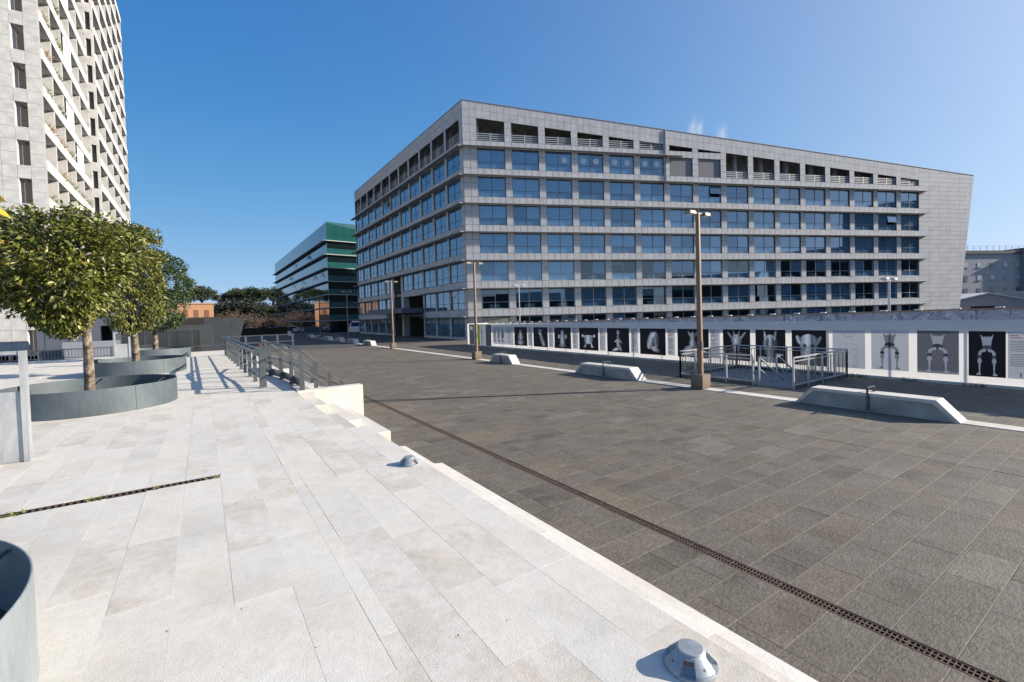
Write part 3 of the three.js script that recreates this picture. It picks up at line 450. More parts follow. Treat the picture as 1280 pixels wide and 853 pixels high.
// ---------------------------------------------------------------- green glass building beyond
{
  const t = thing('glass_office', 'green glass office block with thin white ledges beyond the grey office', 'building');
  const c = [22.4, -102.6], rf = [Math.sin(82 * Math.PI / 180), -Math.cos(82 * Math.PI / 180)], L = 83;
  const Mr = new THREE.Matrix4().makeRotationY(Math.PI / 2 - 82 * Math.PI / 180).setPosition(c[0], 0, c[1]);
  const Ml = new THREE.Matrix4().makeRotationY(-Math.PI / 2).setPosition(c[0], 0, c[1] - L);
  const glassT = new THREE.MeshPhysicalMaterial({ color: rgb(0.012, 0.035, 0.04), roughness: 0.02, ior: 2.4 });
  const green = new THREE.MeshPhysicalMaterial({ color: rgb(0.016, 0.085, 0.082), roughness: 0.06, ior: 2.0 });
  const darkG = new THREE.MeshPhysicalMaterial({ color: rgb(0.006, 0.012, 0.012), roughness: 0.05, ior: 1.6 });
  const ledge = std({ color: rgb(0.38, 0.40, 0.39), roughness: 0.6 });
  const ys = [22.4, 18.4, 15.5, 12.65, 9.8, 7.0, 4.25, 1.5];
  for (const [b, m] of [[BB(4.6, 24, -2, 22.2, -30, -0.3), Mr], [BB(0.3, 4.6, -2, 22.2, -1.5, -0.3), Mr], [BB(0.2, L - 3.6, -2, 22.2, -20, -0.25), Ml], [BB(L - 3.6, L - 0.4, -2, 22.2, -1.4, -0.25), Ml]]) part(t, 'core', boxUV(b.applyMatrix4(m)), mat.black);
  for (let i = 0; i < 7; i++) {
    const y1 = ys[i], y0 = ys[i + 1];
    const n = 13; for (let k = 0; k < n; k++) { const a = 24 * k / n, b = 24 * (k + 1) / n - 0.04; part(t, 'spandrel_panel', plainGeo(BB(a, b, y0 + 0.12, lerp(y0, y1, i === 0 ? 0.36 : 0.46), -0.1, 0).applyMatrix4(Mr)), green); }
    if (i === 0) for (let k = 0; k < n; k++) part(t, 'spandrel_panel', plainGeo(BB(24 * k / n, 24 * (k + 1) / n - 0.04, lerp(y0, y1, 0.37), y1, -0.1, 0).applyMatrix4(Mr)), green);
    else part(t, 'window_band', plainGeo(BB(0, 24, lerp(y0, y1, 0.47), y1 - 0.12, -0.15, -0.06).applyMatrix4(Mr)), darkG);
    part(t, 'ledge', M([BB(-0.4, 24, y0 - 0.07, y0 + 0.08, -0.1, 0.55).applyMatrix4(Mr)]), ledge);
    const nl = 20; for (let k = 0; k < nl; k++) part(t, 'glass_panel', plainGeo(BB(L * k / nl, L * (k + 1) / nl - 0.05, y0 + 0.11, y1 - 0.11, -0.1, 0).applyMatrix4(Ml)), glassT);
    part(t, 'ledge', M([BB(-0.8, L + 0.3, y0 - 0.1, y0 + 0.1, -0.1, 0.75).applyMatrix4(Ml)]), mat.sunshade);
  }
  const nl = 20; for (let k = 0; k < nl; k++) part(t, 'glass_panel', plainGeo(BB(L * k / nl, L * (k + 1) / nl - 0.05, D, 1.39, -0.1, 0).applyMatrix4(Ml)), glassT);
  part(t, 'window_band', plainGeo(BB(0, 24, D, 1.35, -0.3, -0.2).applyMatrix4(Mr)), darkG);
  // open sashes on the long side
  for (const [u, y] of [[64, 17.6], [62.5, 17.6], [44, 17.5], [40, 12.0], [55, 12.0], [70, 12.0], [78, 12.0], [36, 14.7], [34, 14.7]]) part(t, 'open_sash', M([bar([u, y, 0.06], [u, y - 0.8, 0.4], 0.7, 0.04), bar([u, y - 0.8, 0.4], [u, y - 1.0, 0.35], 0.12, 0.05)].map(g => g.applyMatrix4(Ml))), mat.darkSteel);
}

// ---------------------------------------------------------------- residential tower at the left
{
  const t = thing('residential_tower', 'tall pale concrete tower with stacked balconies at the edge of the terrace', 'tower');
  const base = -0.5, ST = 3.1, TOP = base + ST * 17;
  const Az = -53.5, Ax = -10.3, Cz = -73.3, Cx = -9.42, Dz = -100.5;
  const dark = std({ color: rgb(0.045, 0.045, 0.045), roughness: 0.6 });
  const joint = std({ color: rgb(0.30, 0.295, 0.285), roughness: 1 });
  for (const b of [BB(-30, Ax - 1.9, base, TOP, Dz, Az - 1.6), BB(-20, Cx - 1.9, base, TOP, Dz, Cz - 1.3)]) part(t, 'core', boxUV(b), mat.interior);
  // camera-facing wall: panels round a column of windows. Window from x=-11.98 to -11.18
  const px = [-10.3, -11.18, -11.98, -12.86, -13.7, -14.6, -15.5, -16.4, -17.3, -18.2];
  const panelRow = ST / 3; let made = 0; const far = [];
  for (let f = 0; f < 17; f++) for (let j = 0; j < 3; j++) for (let c = 0; c < 9; c++) {
    if (c === 1 && j < 2) continue; if (c === 4 && j < 2 && f % 1 === 0 && false) continue;
    const y0 = base + f * ST + j * panelRow + (f === 0 ? 0 : 0); const g = boxUV(BB(px[c + 1] + 0.008, px[c] - 0.008, y0 + 0.008, y0 + panelRow - 0.008, Az - 0.06, Az), rr(0, 4), rr(0, 4));
    if (y0 < 34 && c < 5) part(t, numbered('wall_panel'), g, mat.towerPanel); else far.push(g);
  }
  part(t, 'wall_panels', mergeGeometries(far), mat.towerPanel, 'stuff');
  part(t, 'wall_backing', M([BB(-18.2, -11.98, base, TOP, Az - 0.5, Az - 0.061), BB(-11.18, Ax - 0.02, base, TOP, Az - 0.5, Az - 0.061)]), joint);
  for (let f = 0; f < 17; f++) { const y0 = base + f * ST; part(t, 'wall_backing', M([BB(-11.98, -11.18, y0 + 2 * panelRow, y0 + ST, Az - 0.5, Az - 0.062)]), joint);
    const w = part(t, 'window', M([BB(-11.98, -11.93, y0 + 0.01, y0 + 2 * panelRow - 0.01, Az - 1.5, Az - 0.02), BB(-11.98, -11.18, y0 - 0.04, y0 + 0.03, Az - 1.5, Az + 0.01)]), mat.towerBand); part(w, 'pane', plainGeo(BB(-11.93, -11.18, y0 + 0.05, y0 + 2 * panelRow - 0.02, Az - 1.56, Az - 1.52)), dark); }
  // balcony sides
  const side = (x, z0, z1, nb) => {
    const len = (z0 - z1) / nb;
    for (let i = 1; i <= nb; i++) part(t, 'fin', M([BB(x - 1.9, x, base, TOP, z0 - i * len - 0.15, z0 - i * len + 0.15)]), mat.towerPanel);
    part(t, 'balcony_wall', M([BB(x - 2.2, x - 1.9, base, TOP - 0.3, z1, z0 - 0.7)]), mat.towerPanel); for (let f = 0; f < 17; f++) for (let i = 0; i < nb; i++) part(t, 'balcony_door', M([BB(x - 1.9, x - 1.86, base + f * ST + 0.15, base + f * ST + 2.35, z0 - (i + 0.8) * len, z0 - (i + 0.25) * len)]), dark);
    for (let f = 0; f <= 17; f++) part(t, 'balcony_band', M([BB(x - 1.9, x + 0.05, base + f * ST - 0.12, base + f * ST + 0.12, z1 - 0.15, z0 - 0.5), BB(x - 0.06, x + 0.06, base + f * ST + 0.12, base + f * ST + 0.75, z1 - 0.152, z0 - 0.5)]), mat.towerBand);
  };
  side(Ax, Az, Cz + 0.15, 5); side(Cx, Cz, Dz, 5);
  part(t, 'pier_wall', M([BB(Ax + 0.02, Cx - 0.02, base, TOP, Cz - 0.5, Cz - 0.1)]), joint);
  for (let f = 0; f < 17; f++) { const y0 = base + f * ST; part(t, 'pier_panel', M([BB(Ax + 0.03, Cx, y0 + 2.05, y0 + ST - 0.01, Cz - 0.1, Cz + 0.2), BB(Ax + 0.03, Ax + 0.16, y0 + 0.01, y0 + 2.05, Cz - 0.1, Cz + 0.199), BB(Cx - 0.22, Cx, y0 + 0.01, y0 + 2.05, Cz - 0.1, Cz + 0.199)]), mat.towerPanel); const w = part(t, 'window', M([BB(Ax + 0.16, Ax + 0.2, y0 + 0.02, y0 + 2.04, Cz - 0.09, Cz + 0.15)]), mat.towerBand); part(w, 'pane', plainGeo(BB(Ax + 0.2, Cx - 0.22, y0 + 0.05, y0 + 2.04, Cz - 0.08, Cz - 0.03)), dark); }
  // plants and blinds hanging over the parapets
  const kinds = [[0.20, 0.17, 0.05], [0.27, 0.19, 0.11], [0.10, 0.14, 0.04]];
  let id = 0;
  const words = ['dry straw-coloured', 'rust-brown', 'green'];
  for (const [f, b, k, side2] of [[6, 0, 1], [6, 1, 1], [5, 1, 0], [5, 2, 2], [5, 3, 2], [5, 4, 2], [6, 2, 2], [7, 0, 2], [8, 1, 2], [9, 0, 0], [8, 0, 1], [4, 0, 2], [4, 1, 2], [7, 1, 2], [9, 1, 2], [3, 0, 2], [10, 0, 1], [10, 1, 2]]) {
    const P = [], C = []; const len = (Cz + 0.15 - Az) / 5; const z = Az + (b + 0.55) * len, y = base + f * ST + 0.6; const q = mulberry(500 + id++);
    for (let i = 0; i < 140; i++) { const a = rr(0, 6.3, q), l = rr(0.3, 0.9, q), zz = z + rr(-1.1, 1.1, q), xx = Ax - 0.2 + rr(-0.3, 0.2, q), w = 0.04; const ex = xx + Math.cos(a) * l * 0.7 + 0.15, ez = zz + Math.sin(a) * l * 0.6, ey = y + rr(-0.25, 0.75, q); P.push(xx - w, y, zz + w, xx + w, y, zz - w, ex, ey, ez); const m = rr(0.7, 1.4, q); for (let c = 0; c < 3; c++) C.push(kinds[k][0] * m, kinds[k][1] * m, kinds[k][2] * m); }
    const g = new THREE.BufferGeometry(); g.setAttribute('position', new THREE.Float32BufferAttribute(P, 3)); g.setAttribute('color', new THREE.Float32BufferAttribute(C, 3)); g.computeVertexNormals();
    single('balcony_plant', g, mat.farLeaf, `${words[k]} plant spilling over a balcony parapet of the tower`, 'plant', `${words[k]} plants on the tower balconies`);
  }
  for (const [f, b] of [[9, 2], [7, 2], [4, 3], [6, 3], [11, 2], [3, 2]]) { const len = (Cz + 0.15 - Az) / 5; const z = Az + b * len; single('balcony_blind', boxUV(BB(Ax + 0.07, Ax + 0.1, base + f * ST + 0.7, base + f * ST + 2.7, z + len + 0.3, z - 0.5)), mat.hoardWhite, 'white roller blind let down on a balcony of the tower', 'blind', 'white blinds on the tower balconies'); }
}

// ---------------------------------------------------------------- hoarding with printed posters
function canvasTex(w, h, draw) { const c = document.createElement('canvas'); c.width = w; c.height = h; draw(c.getContext('2d'), w, h); const t = new THREE.CanvasTexture(c); t.colorSpace = THREE.SRGBColorSpace; return t; }
const fig = {
  // plain sculptural shapes, each one its own silhouette; light metal on dark ground
  path(g, pts, fill) { g.beginPath(); pts.forEach((p, i) => i ? (p.length === 4 ? g.quadraticCurveTo(p[0], p[1], p[2], p[3]) : g.lineTo(p[0], p[1])) : g.moveTo(p[0], p[1])); g.closePath(); g.fillStyle = fill; g.fill(); },
  metal(g, seed, list) { const q = mulberry(seed); for (const [x, y, rx, ry, a, v0] of list) { const v = Math.min(235, v0 * 1.3); g.save(); g.translate(x, y); g.rotate(a); const s = g.createLinearGradient(-rx, 0, rx, 0); s.addColorStop(0, `rgb(${v * 0.55},${v * 0.6},${v * 0.66})`); s.addColorStop(0.42, `rgb(${v},${v * 1.02},${v * 1.06})`); s.addColorStop(0.7, `rgb(${v * 0.7},${v * 0.75},${v * 0.8})`); s.addColorStop(1, `rgb(${v * 0.35},${v * 0.38},${v * 0.44})`); g.fillStyle = s; g.beginPath(); g.ellipse(0, 0, rx, ry, 0, 0, 6.3); g.fill(); g.restore(); } },
};
const DARKBG = '#181419';
const busts = [
  [[128, 70, 26, 34, 0, 150], [128, 130, 40, 55, 0, 165], [92, 120, 16, 34, 0.4, 120], [164, 120, 16, 34, -0.4, 120], [128, 205, 84, 40, 0, 110], [128, 215, 60, 26, 0, 150]],
  [[120, 60, 30, 40, 0.4, 150], [96, 45, 12, 26, -0.5, 130], [150, 50, 10, 24, 0.6, 120], [140, 120, 26, 50, -0.25, 160], [165, 180, 36, 60, -0.4, 130], [180, 210, 30, 34, -0.3, 160]],
  [[128, 60, 30, 30, 0, 160], [128, 110, 62, 26, 0, 140], [76, 112, 20, 24, 0, 170], [180, 112, 20, 24, 0, 170], [128, 175, 42, 60, 0, 165], [128, 222, 62, 18, 0, 130]],
  [[128, 100, 92, 16, 0, 200], [128, 140, 60, 44, 0, 190], [90, 190, 14, 32, 0.2, 170], [166, 190, 14, 32, -0.2, 170], [80, 216, 24, 10, 0, 190], [176, 216, 24, 10, 0, 190], [52, 92, 20, 16, 0, 210], [204, 92, 20, 16, 0, 210]],
  [[132, 44, 20, 22, 0, 190], [128, 92, 12, 34, 0.1, 140], [120, 130, 44, 12, -0.5, 170], [150, 140, 40, 10, 0.6, 150], [128, 165, 20, 36, 0, 165], [112, 222, 62, 15, -0.35, 180], [150, 205, 20, 40, -0.4, 140]],
  [[110, 120, 34, 84, 0.25, 170], [160, 105, 26, 80, -0.06, 130], [140, 60, 40, 26, 0.4, 185], [150, 200, 56, 22, 0.5, 165], [178, 120, 12, 60, 0, 90]],
  [[128, 70, 24, 44, 0, 150], [100, 40, 10, 24, -0.4, 150], [160, 40, 10, 24, 0.4, 120], [128, 130, 30, 34, 0, 165], [96, 205, 50, 56, 0.5, 150], [160, 200, 46, 56, -0.4, 120], [186, 56, 20, 12, 0.2, 140]],
  [[128, 90, 52, 50, 0, 170], [70, 50, 12, 40, -0.7, 140], [190, 50, 12, 40, 0.7, 150], [110, 45, 8, 36, -0.2, 150], [150, 45, 8, 36, 0.2, 150], [128, 150, 34, 44, 0, 160], [128, 220, 96, 40, 0, 95]],
  [[128, 108, 62, 70, 0, 165], [84, 44, 12, 36, -0.15, 180], [172, 44, 12, 36, 0.15, 180], [104, 100, 12, 40, 0.1, 90], [152, 100, 12, 40, -0.1, 90], [128, 170, 48, 40, 0, 130], [128, 232, 70, 26, 0, 150]],
  [[128, 90, 72, 62, 0, 190], [52, 70, 18, 34, -0.4, 170], [204, 74, 16, 34, 0.5, 120], [128, 160, 60, 56, 0, 165], [96, 120, 14, 22, 0.3, 80], [160, 120, 14, 22, -0.3, 80], [128, 232, 90, 26, 0, 120]],
];
function legs(g, col, dark) { // standing pair of jointed legs under a horned torso
  const P = (pts) => fig.path(g, pts, col);
  P([[82, 16], [100, 30], [156, 30], [174, 16], [162, 52], [156, 84], [100, 84], [94, 52]]);
  g.fillStyle = dark; g.beginPath(); g.ellipse(128, 92, 34, 16, 0, 0, 6.3); g.fill();
  for (const s of [-1, 1]) { const X = x => 128 + s * x; P([[X(6), 96], [X(40), 96, X(58), 116], [X(62), 132], [X(40), 134], [X(34), 116], [X(8), 112]]); g.fillStyle = dark; g.beginPath(); g.ellipse(X(50), 142, 15, 11, 0, 0, 6.3); g.fill(); g.fillStyle = col; g.beginPath(); g.ellipse(X(50), 164, 15, 16, 0, 0, 6.3); g.fill(); P([[X(42), 174], [X(58), 174], [X(54), 226], [X(74), 238], [X(72), 243], [X(40), 243], [X(46), 226]]); }
}
function textLines(g, x, y, w, n, h, q, redEvery) { for (let i = 0; i < n; i++) { g.fillStyle = redEvery && i % redEvery === 0 ? 'rgba(150,60,70,0.7)' : 'rgba(70,74,84,0.55)'; g.fillRect(x, y + i * h, w * rr(0.55, 1, q), h * 0.38); } }
{
  const t = thing('site_hoarding', 'white site hoarding carrying a row of printed sculpture posters', 'hoarding', [HX, D, 0]);
  const zA = -38.3, zB = 9;
  // sheets of about 2.4 m
  const sheet = new THREE.MeshPhysicalMaterial({ color: rgb(0.88, 0.875, 0.86), roughness: 0.95, transmission: 0.56, thickness: 0 });
  const nS = 20; for (let i = 0; i < nS; i++) { const a = lerp(zA, zB, i / nS), b = lerp(zA, zB, (i + 1) / nS); const h = z => lerp(2.0, 2.2, (z - zA) / (zB - zA)); const m = new THREE.Matrix4().makeRotationY(-Math.PI / 2); const g = prism([[a + 0.003, 0.02], [b - 0.003, 0.02], [b - 0.003, h(b)], [a + 0.003, h(a)]], 0.008).translate(0, 0, -0.008).applyMatrix4(m); part(t, 'hoarding_sheet', boxUV(g), sheet); }
  part(t, 'end_return', M([BB(0.0, 2.2, 0.02, 2.0, zA - 0.06, zA - 0.01)]), mat.hoardWhite);
  part(t, 'base_rail', M([BB(-0.03, 0.08, -0.005, 0.09, zA, zB)]), mat.white[2]);
  const print = (name, z0, z1, y0, y1, tex, rough = 0.35) => { const g = new THREE.PlaneGeometry(z1 - z0, y1 - y0).rotateY(-Math.PI / 2).translate(-0.006, (y0 + y1) / 2, (z0 + z1) / 2); const o = part(t, name, g, new THREE.MeshPhysicalMaterial({ map: tex, roughness: 0.9, transmission: 0.42, thickness: 0 })); return o; };
  const Z = [[-30.48, -28.73], [-27.91, -26.19], [-25.43, -23.66], [-22.84, -21.06], [-20.3, -18.53], [-17.73, -15.98], [-15.23, -13.43], [-12.68, -11.36], [-11.12, -9.83], [-9.58, -8.28]];
  Z.forEach(([a, b], i) => print('poster', a, b, 0.3, 1.75, canvasTex(256, 256, g => { g.fillStyle = DARKBG; g.fillRect(0, 0, 256, 256); fig.metal(g, i, busts[i]); })));
  // text panels between posters
  [[-28.6, -28.05], [-26.05, -25.55], [-23.5, -22.95], [-20.95, -20.45], [-18.4, -17.88], [-15.85, -15.4], [-13.35, -12.85]].forEach(([a, b], i) => print('text_panel', a, b, 0.34, 1.75, canvasTex(64, 160, (g, w, h) => { const q = mulberry(60 + i); g.fillStyle = '#d4d7dc'; g.fillRect(0, 0, w, h); textLines(g, 6, 8, 46, 5, 8, q, 1); textLines(g, 6, 56, 50, 10, 7, q); textLines(g, 6, 134, 40, 3, 7, q); })));
  // drawing of three vessels
  print('poster', -33.79, -30.64, 0.3, 1.75, canvasTex(320, 160, (g, w, h) => { const q = mulberry(3); g.fillStyle = '#d7dbe0'; g.fillRect(0, 0, w, h); for (let i = 0; i < 3; i++) { const x = 36 + i * 62; g.fillStyle = '#3a3d44'; g.beginPath(); g.ellipse(x, 76, 13 + i * 3, 30, 0.2, 0, 6.3); g.fill(); g.fillStyle = '#b8bcc4'; g.beginPath(); g.ellipse(x + 4, 76, 6, 18, 0.2, 0, 6.3); g.fill(); g.fillStyle = '#3a3d44'; g.fillRect(x - 4, 18, 8, 30); g.fillRect(x - 8, 106, 14, 8); g.beginPath(); g.ellipse(x, 130, 14, 8, 0.2, 0, 6.3); g.fill(); } textLines(g, 232, 20, 60, 16, 8, q); }));
  // title panels at the far end
  print('title_panel', -37.98, -37.02, 0.1, 1.95, canvasTex(96, 192, (g, w, h) => { g.fillStyle = '#5d646e'; g.fillRect(0, 0, w, h); g.fillStyle = '#c9ced6'; g.fillRect(20, 20, 50, 34); textLines(g, 16, 70, 60, 6, 12, mulberry(1)); }));
  print('title_panel', -37.0, -35.99, 0.1, 1.95, canvasTex(96, 192, (g, w, h) => { g.fillStyle = '#7d9a2a'; g.fillRect(0, 0, w, h); g.fillStyle = '#8fae35'; g.fillRect(0, 90, w, 60); }));
  print('title_panel', -35.97, -35.02, 0.1, 1.95, canvasTex(96, 192, (g, w, h) => { g.fillStyle = '#c3c9cf'; g.fillRect(0, 0, w, h); g.strokeStyle = '#6d7480'; g.lineWidth = 2; g.beginPath(); g.ellipse(60, 150, 20, 26, 0.4, 0, 6.3); g.stroke(); textLines(g, 10, 24, 40, 8, 9, mulberry(2)); }));
  print('title_panel', -35.0, -34.05, 0.06, 1.95, canvasTex(96, 192, (g, w, h) => { g.fillStyle = '#565b63'; g.fillRect(0, 0, w, h); textLines(g, 14, 30, 62, 12, 10, mulberry(4)); }));
  // large figures at the near end
  const line = canvasTex(256, 320, (g, w, h) => { g.fillStyle = '#d3d8dd'; g.fillRect(0, 0, w, h); g.save(); g.scale(1, 1.28); g.strokeStyle = '#8b929b'; g.lineWidth = 1.6; for (const [x, y, rx, ry] of [[128, 30, 40, 14], [128, 66, 26, 26], [86, 108, 26, 18], [170, 108, 26, 18], [76, 150, 16, 22], [180, 150, 16, 22], [76, 200, 10, 34], [180, 200, 10, 34], [74, 238, 18, 6], [182, 238, 18, 6]]) { g.beginPath(); g.ellipse(x, y, rx, ry, 0, 0, 6.3); g.stroke(); } g.restore(); });
  print('poster', -8.06, -6.98, 0.31, 1.77, line);
  const LG = [['#d6dadf', '#8f959c', '#3b3e43'], ['#777a82', '#b9bec6', '#4a4d55'], [DARKBG, '#aeb6c4', '#4c515c']];
  [[-6.79, -5.69], [-5.46, -4.39], [-4.16, -3.32]].forEach(([a, b], i) => print('poster', a, b, 0.33, 1.78, canvasTex(256, 340, (g, w, h) => { g.fillStyle = LG[i][0]; g.fillRect(0, 0, w, h); if (i === 1) { g.fillStyle = '#9da1a8'; g.fillRect(0, 320, w, 20); } g.save(); g.scale(1, 1.36); legs(g, LG[i][1], LG[i][2]); g.restore(); })));
  print('text_panel', -3.28, -2.55, 0.33, 1.78, canvasTex(128, 256, (g, w, h) => { const q = mulberry(9); g.fillStyle = '#d5d8de'; g.fillRect(0, 0, w, h); textLines(g, 8, 20, 50, 2, 12, q, 1); textLines(g, 8, 50, 108, 7, 9, q); textLines(g, 8, 122, 108, 8, 9, q); g.fillStyle = '#555b66'; g.fillRect(46, 222, 5, 24); g.fillRect(84, 222, 5, 24); }));
  // mesh-clad parapet of the ramp behind, rising towards the near end
  const pt = thing('ramp_parapet', 'ramp parapet wrapped in blue-grey printed mesh, rising behind the hoarding', 'parapet', [HX + 0.35, D, 0]);
  const meshTex = canvasTex(512, 128, (g, w, h) => { const q = mulberry(21); g.fillStyle = '#929aaa'; g.fillRect(0, 0, w, h); for (let i = 0; i < 160; i++) { g.strokeStyle = ['rgba(200,210,225,0.5)', 'rgba(70,80,105,0.5)', 'rgba(160,170,190,0.5)'][i % 3]; g.lineWidth = rr(1, 5, q); const x = rr(0, w, q), y = rr(0, h, q); g.beginPath(); g.moveTo(x, y); g.quadraticCurveTo(x + rr(-30, 30, q), y + rr(-50, 50, q), x + rr(-60, 60, q), y + rr(-70, 70, q)); g.stroke(); } });
  meshTex.wrapS = meshTex.wrapT = THREE.RepeatWrapping; meshTex.repeat.set(0.28, 1.6);
  const mm = new THREE.MeshPhysicalMaterial({ map: meshTex, roughness: 0.95, transmission: 0.5, thickness: 0 });
  const topY = z => lerp(2.03, 2.5, clamp((z + 34) / 31, 0, 1.2));
  const m = new THREE.Matrix4().makeRotationY(-Math.PI / 2);
  for (let z = -34; z < 9; z += 2.0) part(pt, 'mesh_panel', boxUV(prism([[z + 0.01, topY(z) - 0.62], [z + 1.99, topY(z + 2) - 0.62], [z + 1.99, topY(z + 2) - 0.03], [z + 0.01, topY(z) - 0.03]], 0.008).applyMatrix4(m)), mm);
  for (let z = -34; z < 9; z += 2.0) part(pt, 'post', M([B(0.06, topY(z), 0.05, 0.05, topY(z) / 2 - 0.02, z)]), mat.galv);
  part(pt, 'top_rail', M([bar([-0.02, topY(-34), -34], [-0.02, topY(-3), -3], 0.07, 0.05), bar([-0.02, topY(-3), -3], [-0.02, topY(9), 9], 0.07, 0.05)]), std({ color: rgb(0.30, 0.21, 0.14), roughness: 0.7 }));
  for (let z = -33.5; z < 8; z += 1.0) { const l = part(pt, 'rail_lamp', M([B(0.1, 0.035, 0.2, -0.06, topY(z) + 0.045, z)]), mat.hoardWhite); }
  for (let z = -12; z < 0; z += 1.6) single('wall_weed', (() => { const P = [], C = [], q = mulberry(Math.round(z * 10) + 999); for (let i = 0; i < 40; i++) { const a = rr(0, 6.3, q), l = rr(0.05, 0.2, q), x = HX - 0.1 + rr(-0.1, 0, q), zz = z + rr(-0.3, 0.3, q), w = 0.01; P.push(x - w, D, zz, x + w, D, zz + w, x + Math.cos(a) * l * 0.6, D + rr(0.03, 0.22, q), zz + Math.sin(a) * l); const c = i % 3 ? [0.12, 0.13, 0.05] : [0.24, 0.18, 0.08]; for (let k = 0; k < 3; k++) C.push(...c); } const g = new THREE.BufferGeometry(); g.setAttribute('position', new THREE.Float32BufferAttribute(P, 3)); g.setAttribute('color', new THREE.Float32BufferAttribute(C, 3)); g.computeVertexNormals(); return g; })(), mat.farLeaf, 'small dry weed tuft at the foot of the hoarding', 'weed', 'weeds along the hoarding foot');
}

// ---------------------------------------------------------------- stairwell railing in front of the hoarding
{
  const t = thing('stairwell_railing', 'galvanised railing enclosing the basement stairwell below the posters', 'railing', [0, D, 0]);
  const x0 = 16.15, x1 = 20.3, z0 = -11.8, z1 = -7.45, h = 1.05;
  const run = (a, b, n, nb, skip) => { const v = (f, y) => [lerp(a[0], b[0], f), y, lerp(a[1], b[1], f)];
    part(t, 'top_rail', M([bar(v(0, h), v(1, h), 0.055, 0.05)]), mat.galv); part(t, 'bottom_rail', M([bar(v(0, 0.14), v(1, 0.14), 0.03, 0.05)]), mat.galv); part(t, 'kick_plate', M([bar(v(0, 0.05), v(1, 0.05), 0.012, 0.12)]), mat.steel);
    part(t, 'mid_rail', M([bar(v(0, h - 0.12), v(1, h - 0.12), 0.03, 0.03)]), mat.galv);
    for (let i = 0; i <= n; i++) part(t, 'post', M([bar(v(i / n, -0.01), v(i / n, h - 0.02), 0.06, 0.045)]), mat.galv);
    const l = []; for (let i = 1; i < nb; i++) if (i % (nb / n) !== 0) l.push(bar(v(i / nb, 0.16), v(i / nb, h - 0.13), 0.014)); part(t, 'balusters', M(l), mat.steel, 'stuff'); };
  run([x0, z0], [x0, z1 - 1.35], 3, 24); run([x0 + 0.0, z1], [x1, z1], 4, 32); run([x0, z0], [x1, z0], 4, 32); run([x1, z0], [x1, z1], 4, 32);
  // handrails running down into the well
  for (const x of [x0 + 0.12, x0 + 1.35]) part(t, 'handrail', M([bar([x, 1.0, z1 - 1.2], [x + 0.0, 0.98, z1 - 1.0], 0.05), bar([x, 1.0, z1 - 1.2], [x + 2.6, -0.5, z1 - 1.15], 0.05), bar([x, 0.6, z1 - 1.2], [x + 2.4, -0.8, z1 - 1.15], 0.03), bar([x, 0, z1 - 1.2], [x, 1.0, z1 - 1.2], 0.05)]), mat.galv);
  // the pit itself
  part(t, 'pit_lining', M([BB(x0 + 0.1, x1 - 0.1, 0.003, 0.012, z0 + 0.1, z1 - 0.1)]), mat.panelGrey);
}

// ---------------------------------------------------------------- benches along the kerb strip
function bench(len, z, label, group) {
  const t = thing('stone_bench', label, 'bench', [(STRIP0 + STRIP1) / 2, D, z], 0, group);
  const h = 0.47, w = STRIP1 - STRIP0, s = 0.44, th = 0.075; const m = new THREE.Matrix4().makeRotationY(-Math.PI / 2).setPosition(w / 2, 0, 0);
  const L = len / 2; const mid = 0.03;
  for (const [a, b] of [[-1, -0.0], [0.0, 1]]) {
    const pts = a < 0 ? [[-L + 0.08, 0], [-mid, 0], [-mid, h - th], [-L + s + 0.04, h - th]] : [[mid, 0], [L - 0.08, 0], [L - s - 0.04, h - th], [mid, h - th]];
    part(t, 'base_block', boxUV(prism(pts, w + 0.006).translate(0, 0, -0.003).applyMatrix4(m)), mat.concrete);
    const top = a < 0 ? [[-L, 0], [-L + 0.1, 0], [-L + s + 0.055, h - th], [-mid, h - th], [-mid, h], [-L + s - 0.01, h]] : [[L, 0], [L - s + 0.01, h], [mid, h], [mid, h - th], [L - s - 0.055, h - th], [L - 0.1, 0]];
    const g = new THREE.ExtrudeGeometry(new THREE.Shape(top.map(p => new THREE.Vector2(...p))), { depth: w + 0.03, bevelEnabled: true, bevelSize: 0.006, bevelThickness: 0.006, bevelSegments: 1 }).translate(0, 0, -0.015).applyMatrix4(m);
    part(t, 'seat_slab', boxUV(g, a * 3, len), mat.white[3]);
  }
  part(t, 'hoop', M([bar([-w / 2 - 0.04, 0.02, 0], [-w / 2 - 0.04, h + 0.15, 0], 0.022, 0.05), bar([-w / 2 - 0.05, h + 0.15, 0], [w / 2 - 0.1, h + 0.15, 0], 0.05, 0.022), bar([w / 2 - 0.1, h + 0.15, 0], [w / 2 - 0.1, h, 0], 0.022, 0.05)]), mat.darkSteel);
  part(t, 'joint_plate', M([BB(-w / 2 + 0.05, w / 2 - 0.05, 0, h - 0.02, -mid + 0.002, mid - 0.002)]), mat.darkSteel);
  return t;
}
bench(3.5, -4.7, 'long stone bench with raked ends beside the posters of standing legs');
bench(3.7, -14.05, 'stone bench with raked ends between the stairwell railing and the short bench');
bench(2.45, -22.2, 'short stone bench with raked ends beside the brown lamp post');
for (let i = 0; i < 6; i++) bench(3.2, -48 - i * 6.2, 'stone bench standing in the shadow of the grey office', 'benches in the building shadow');

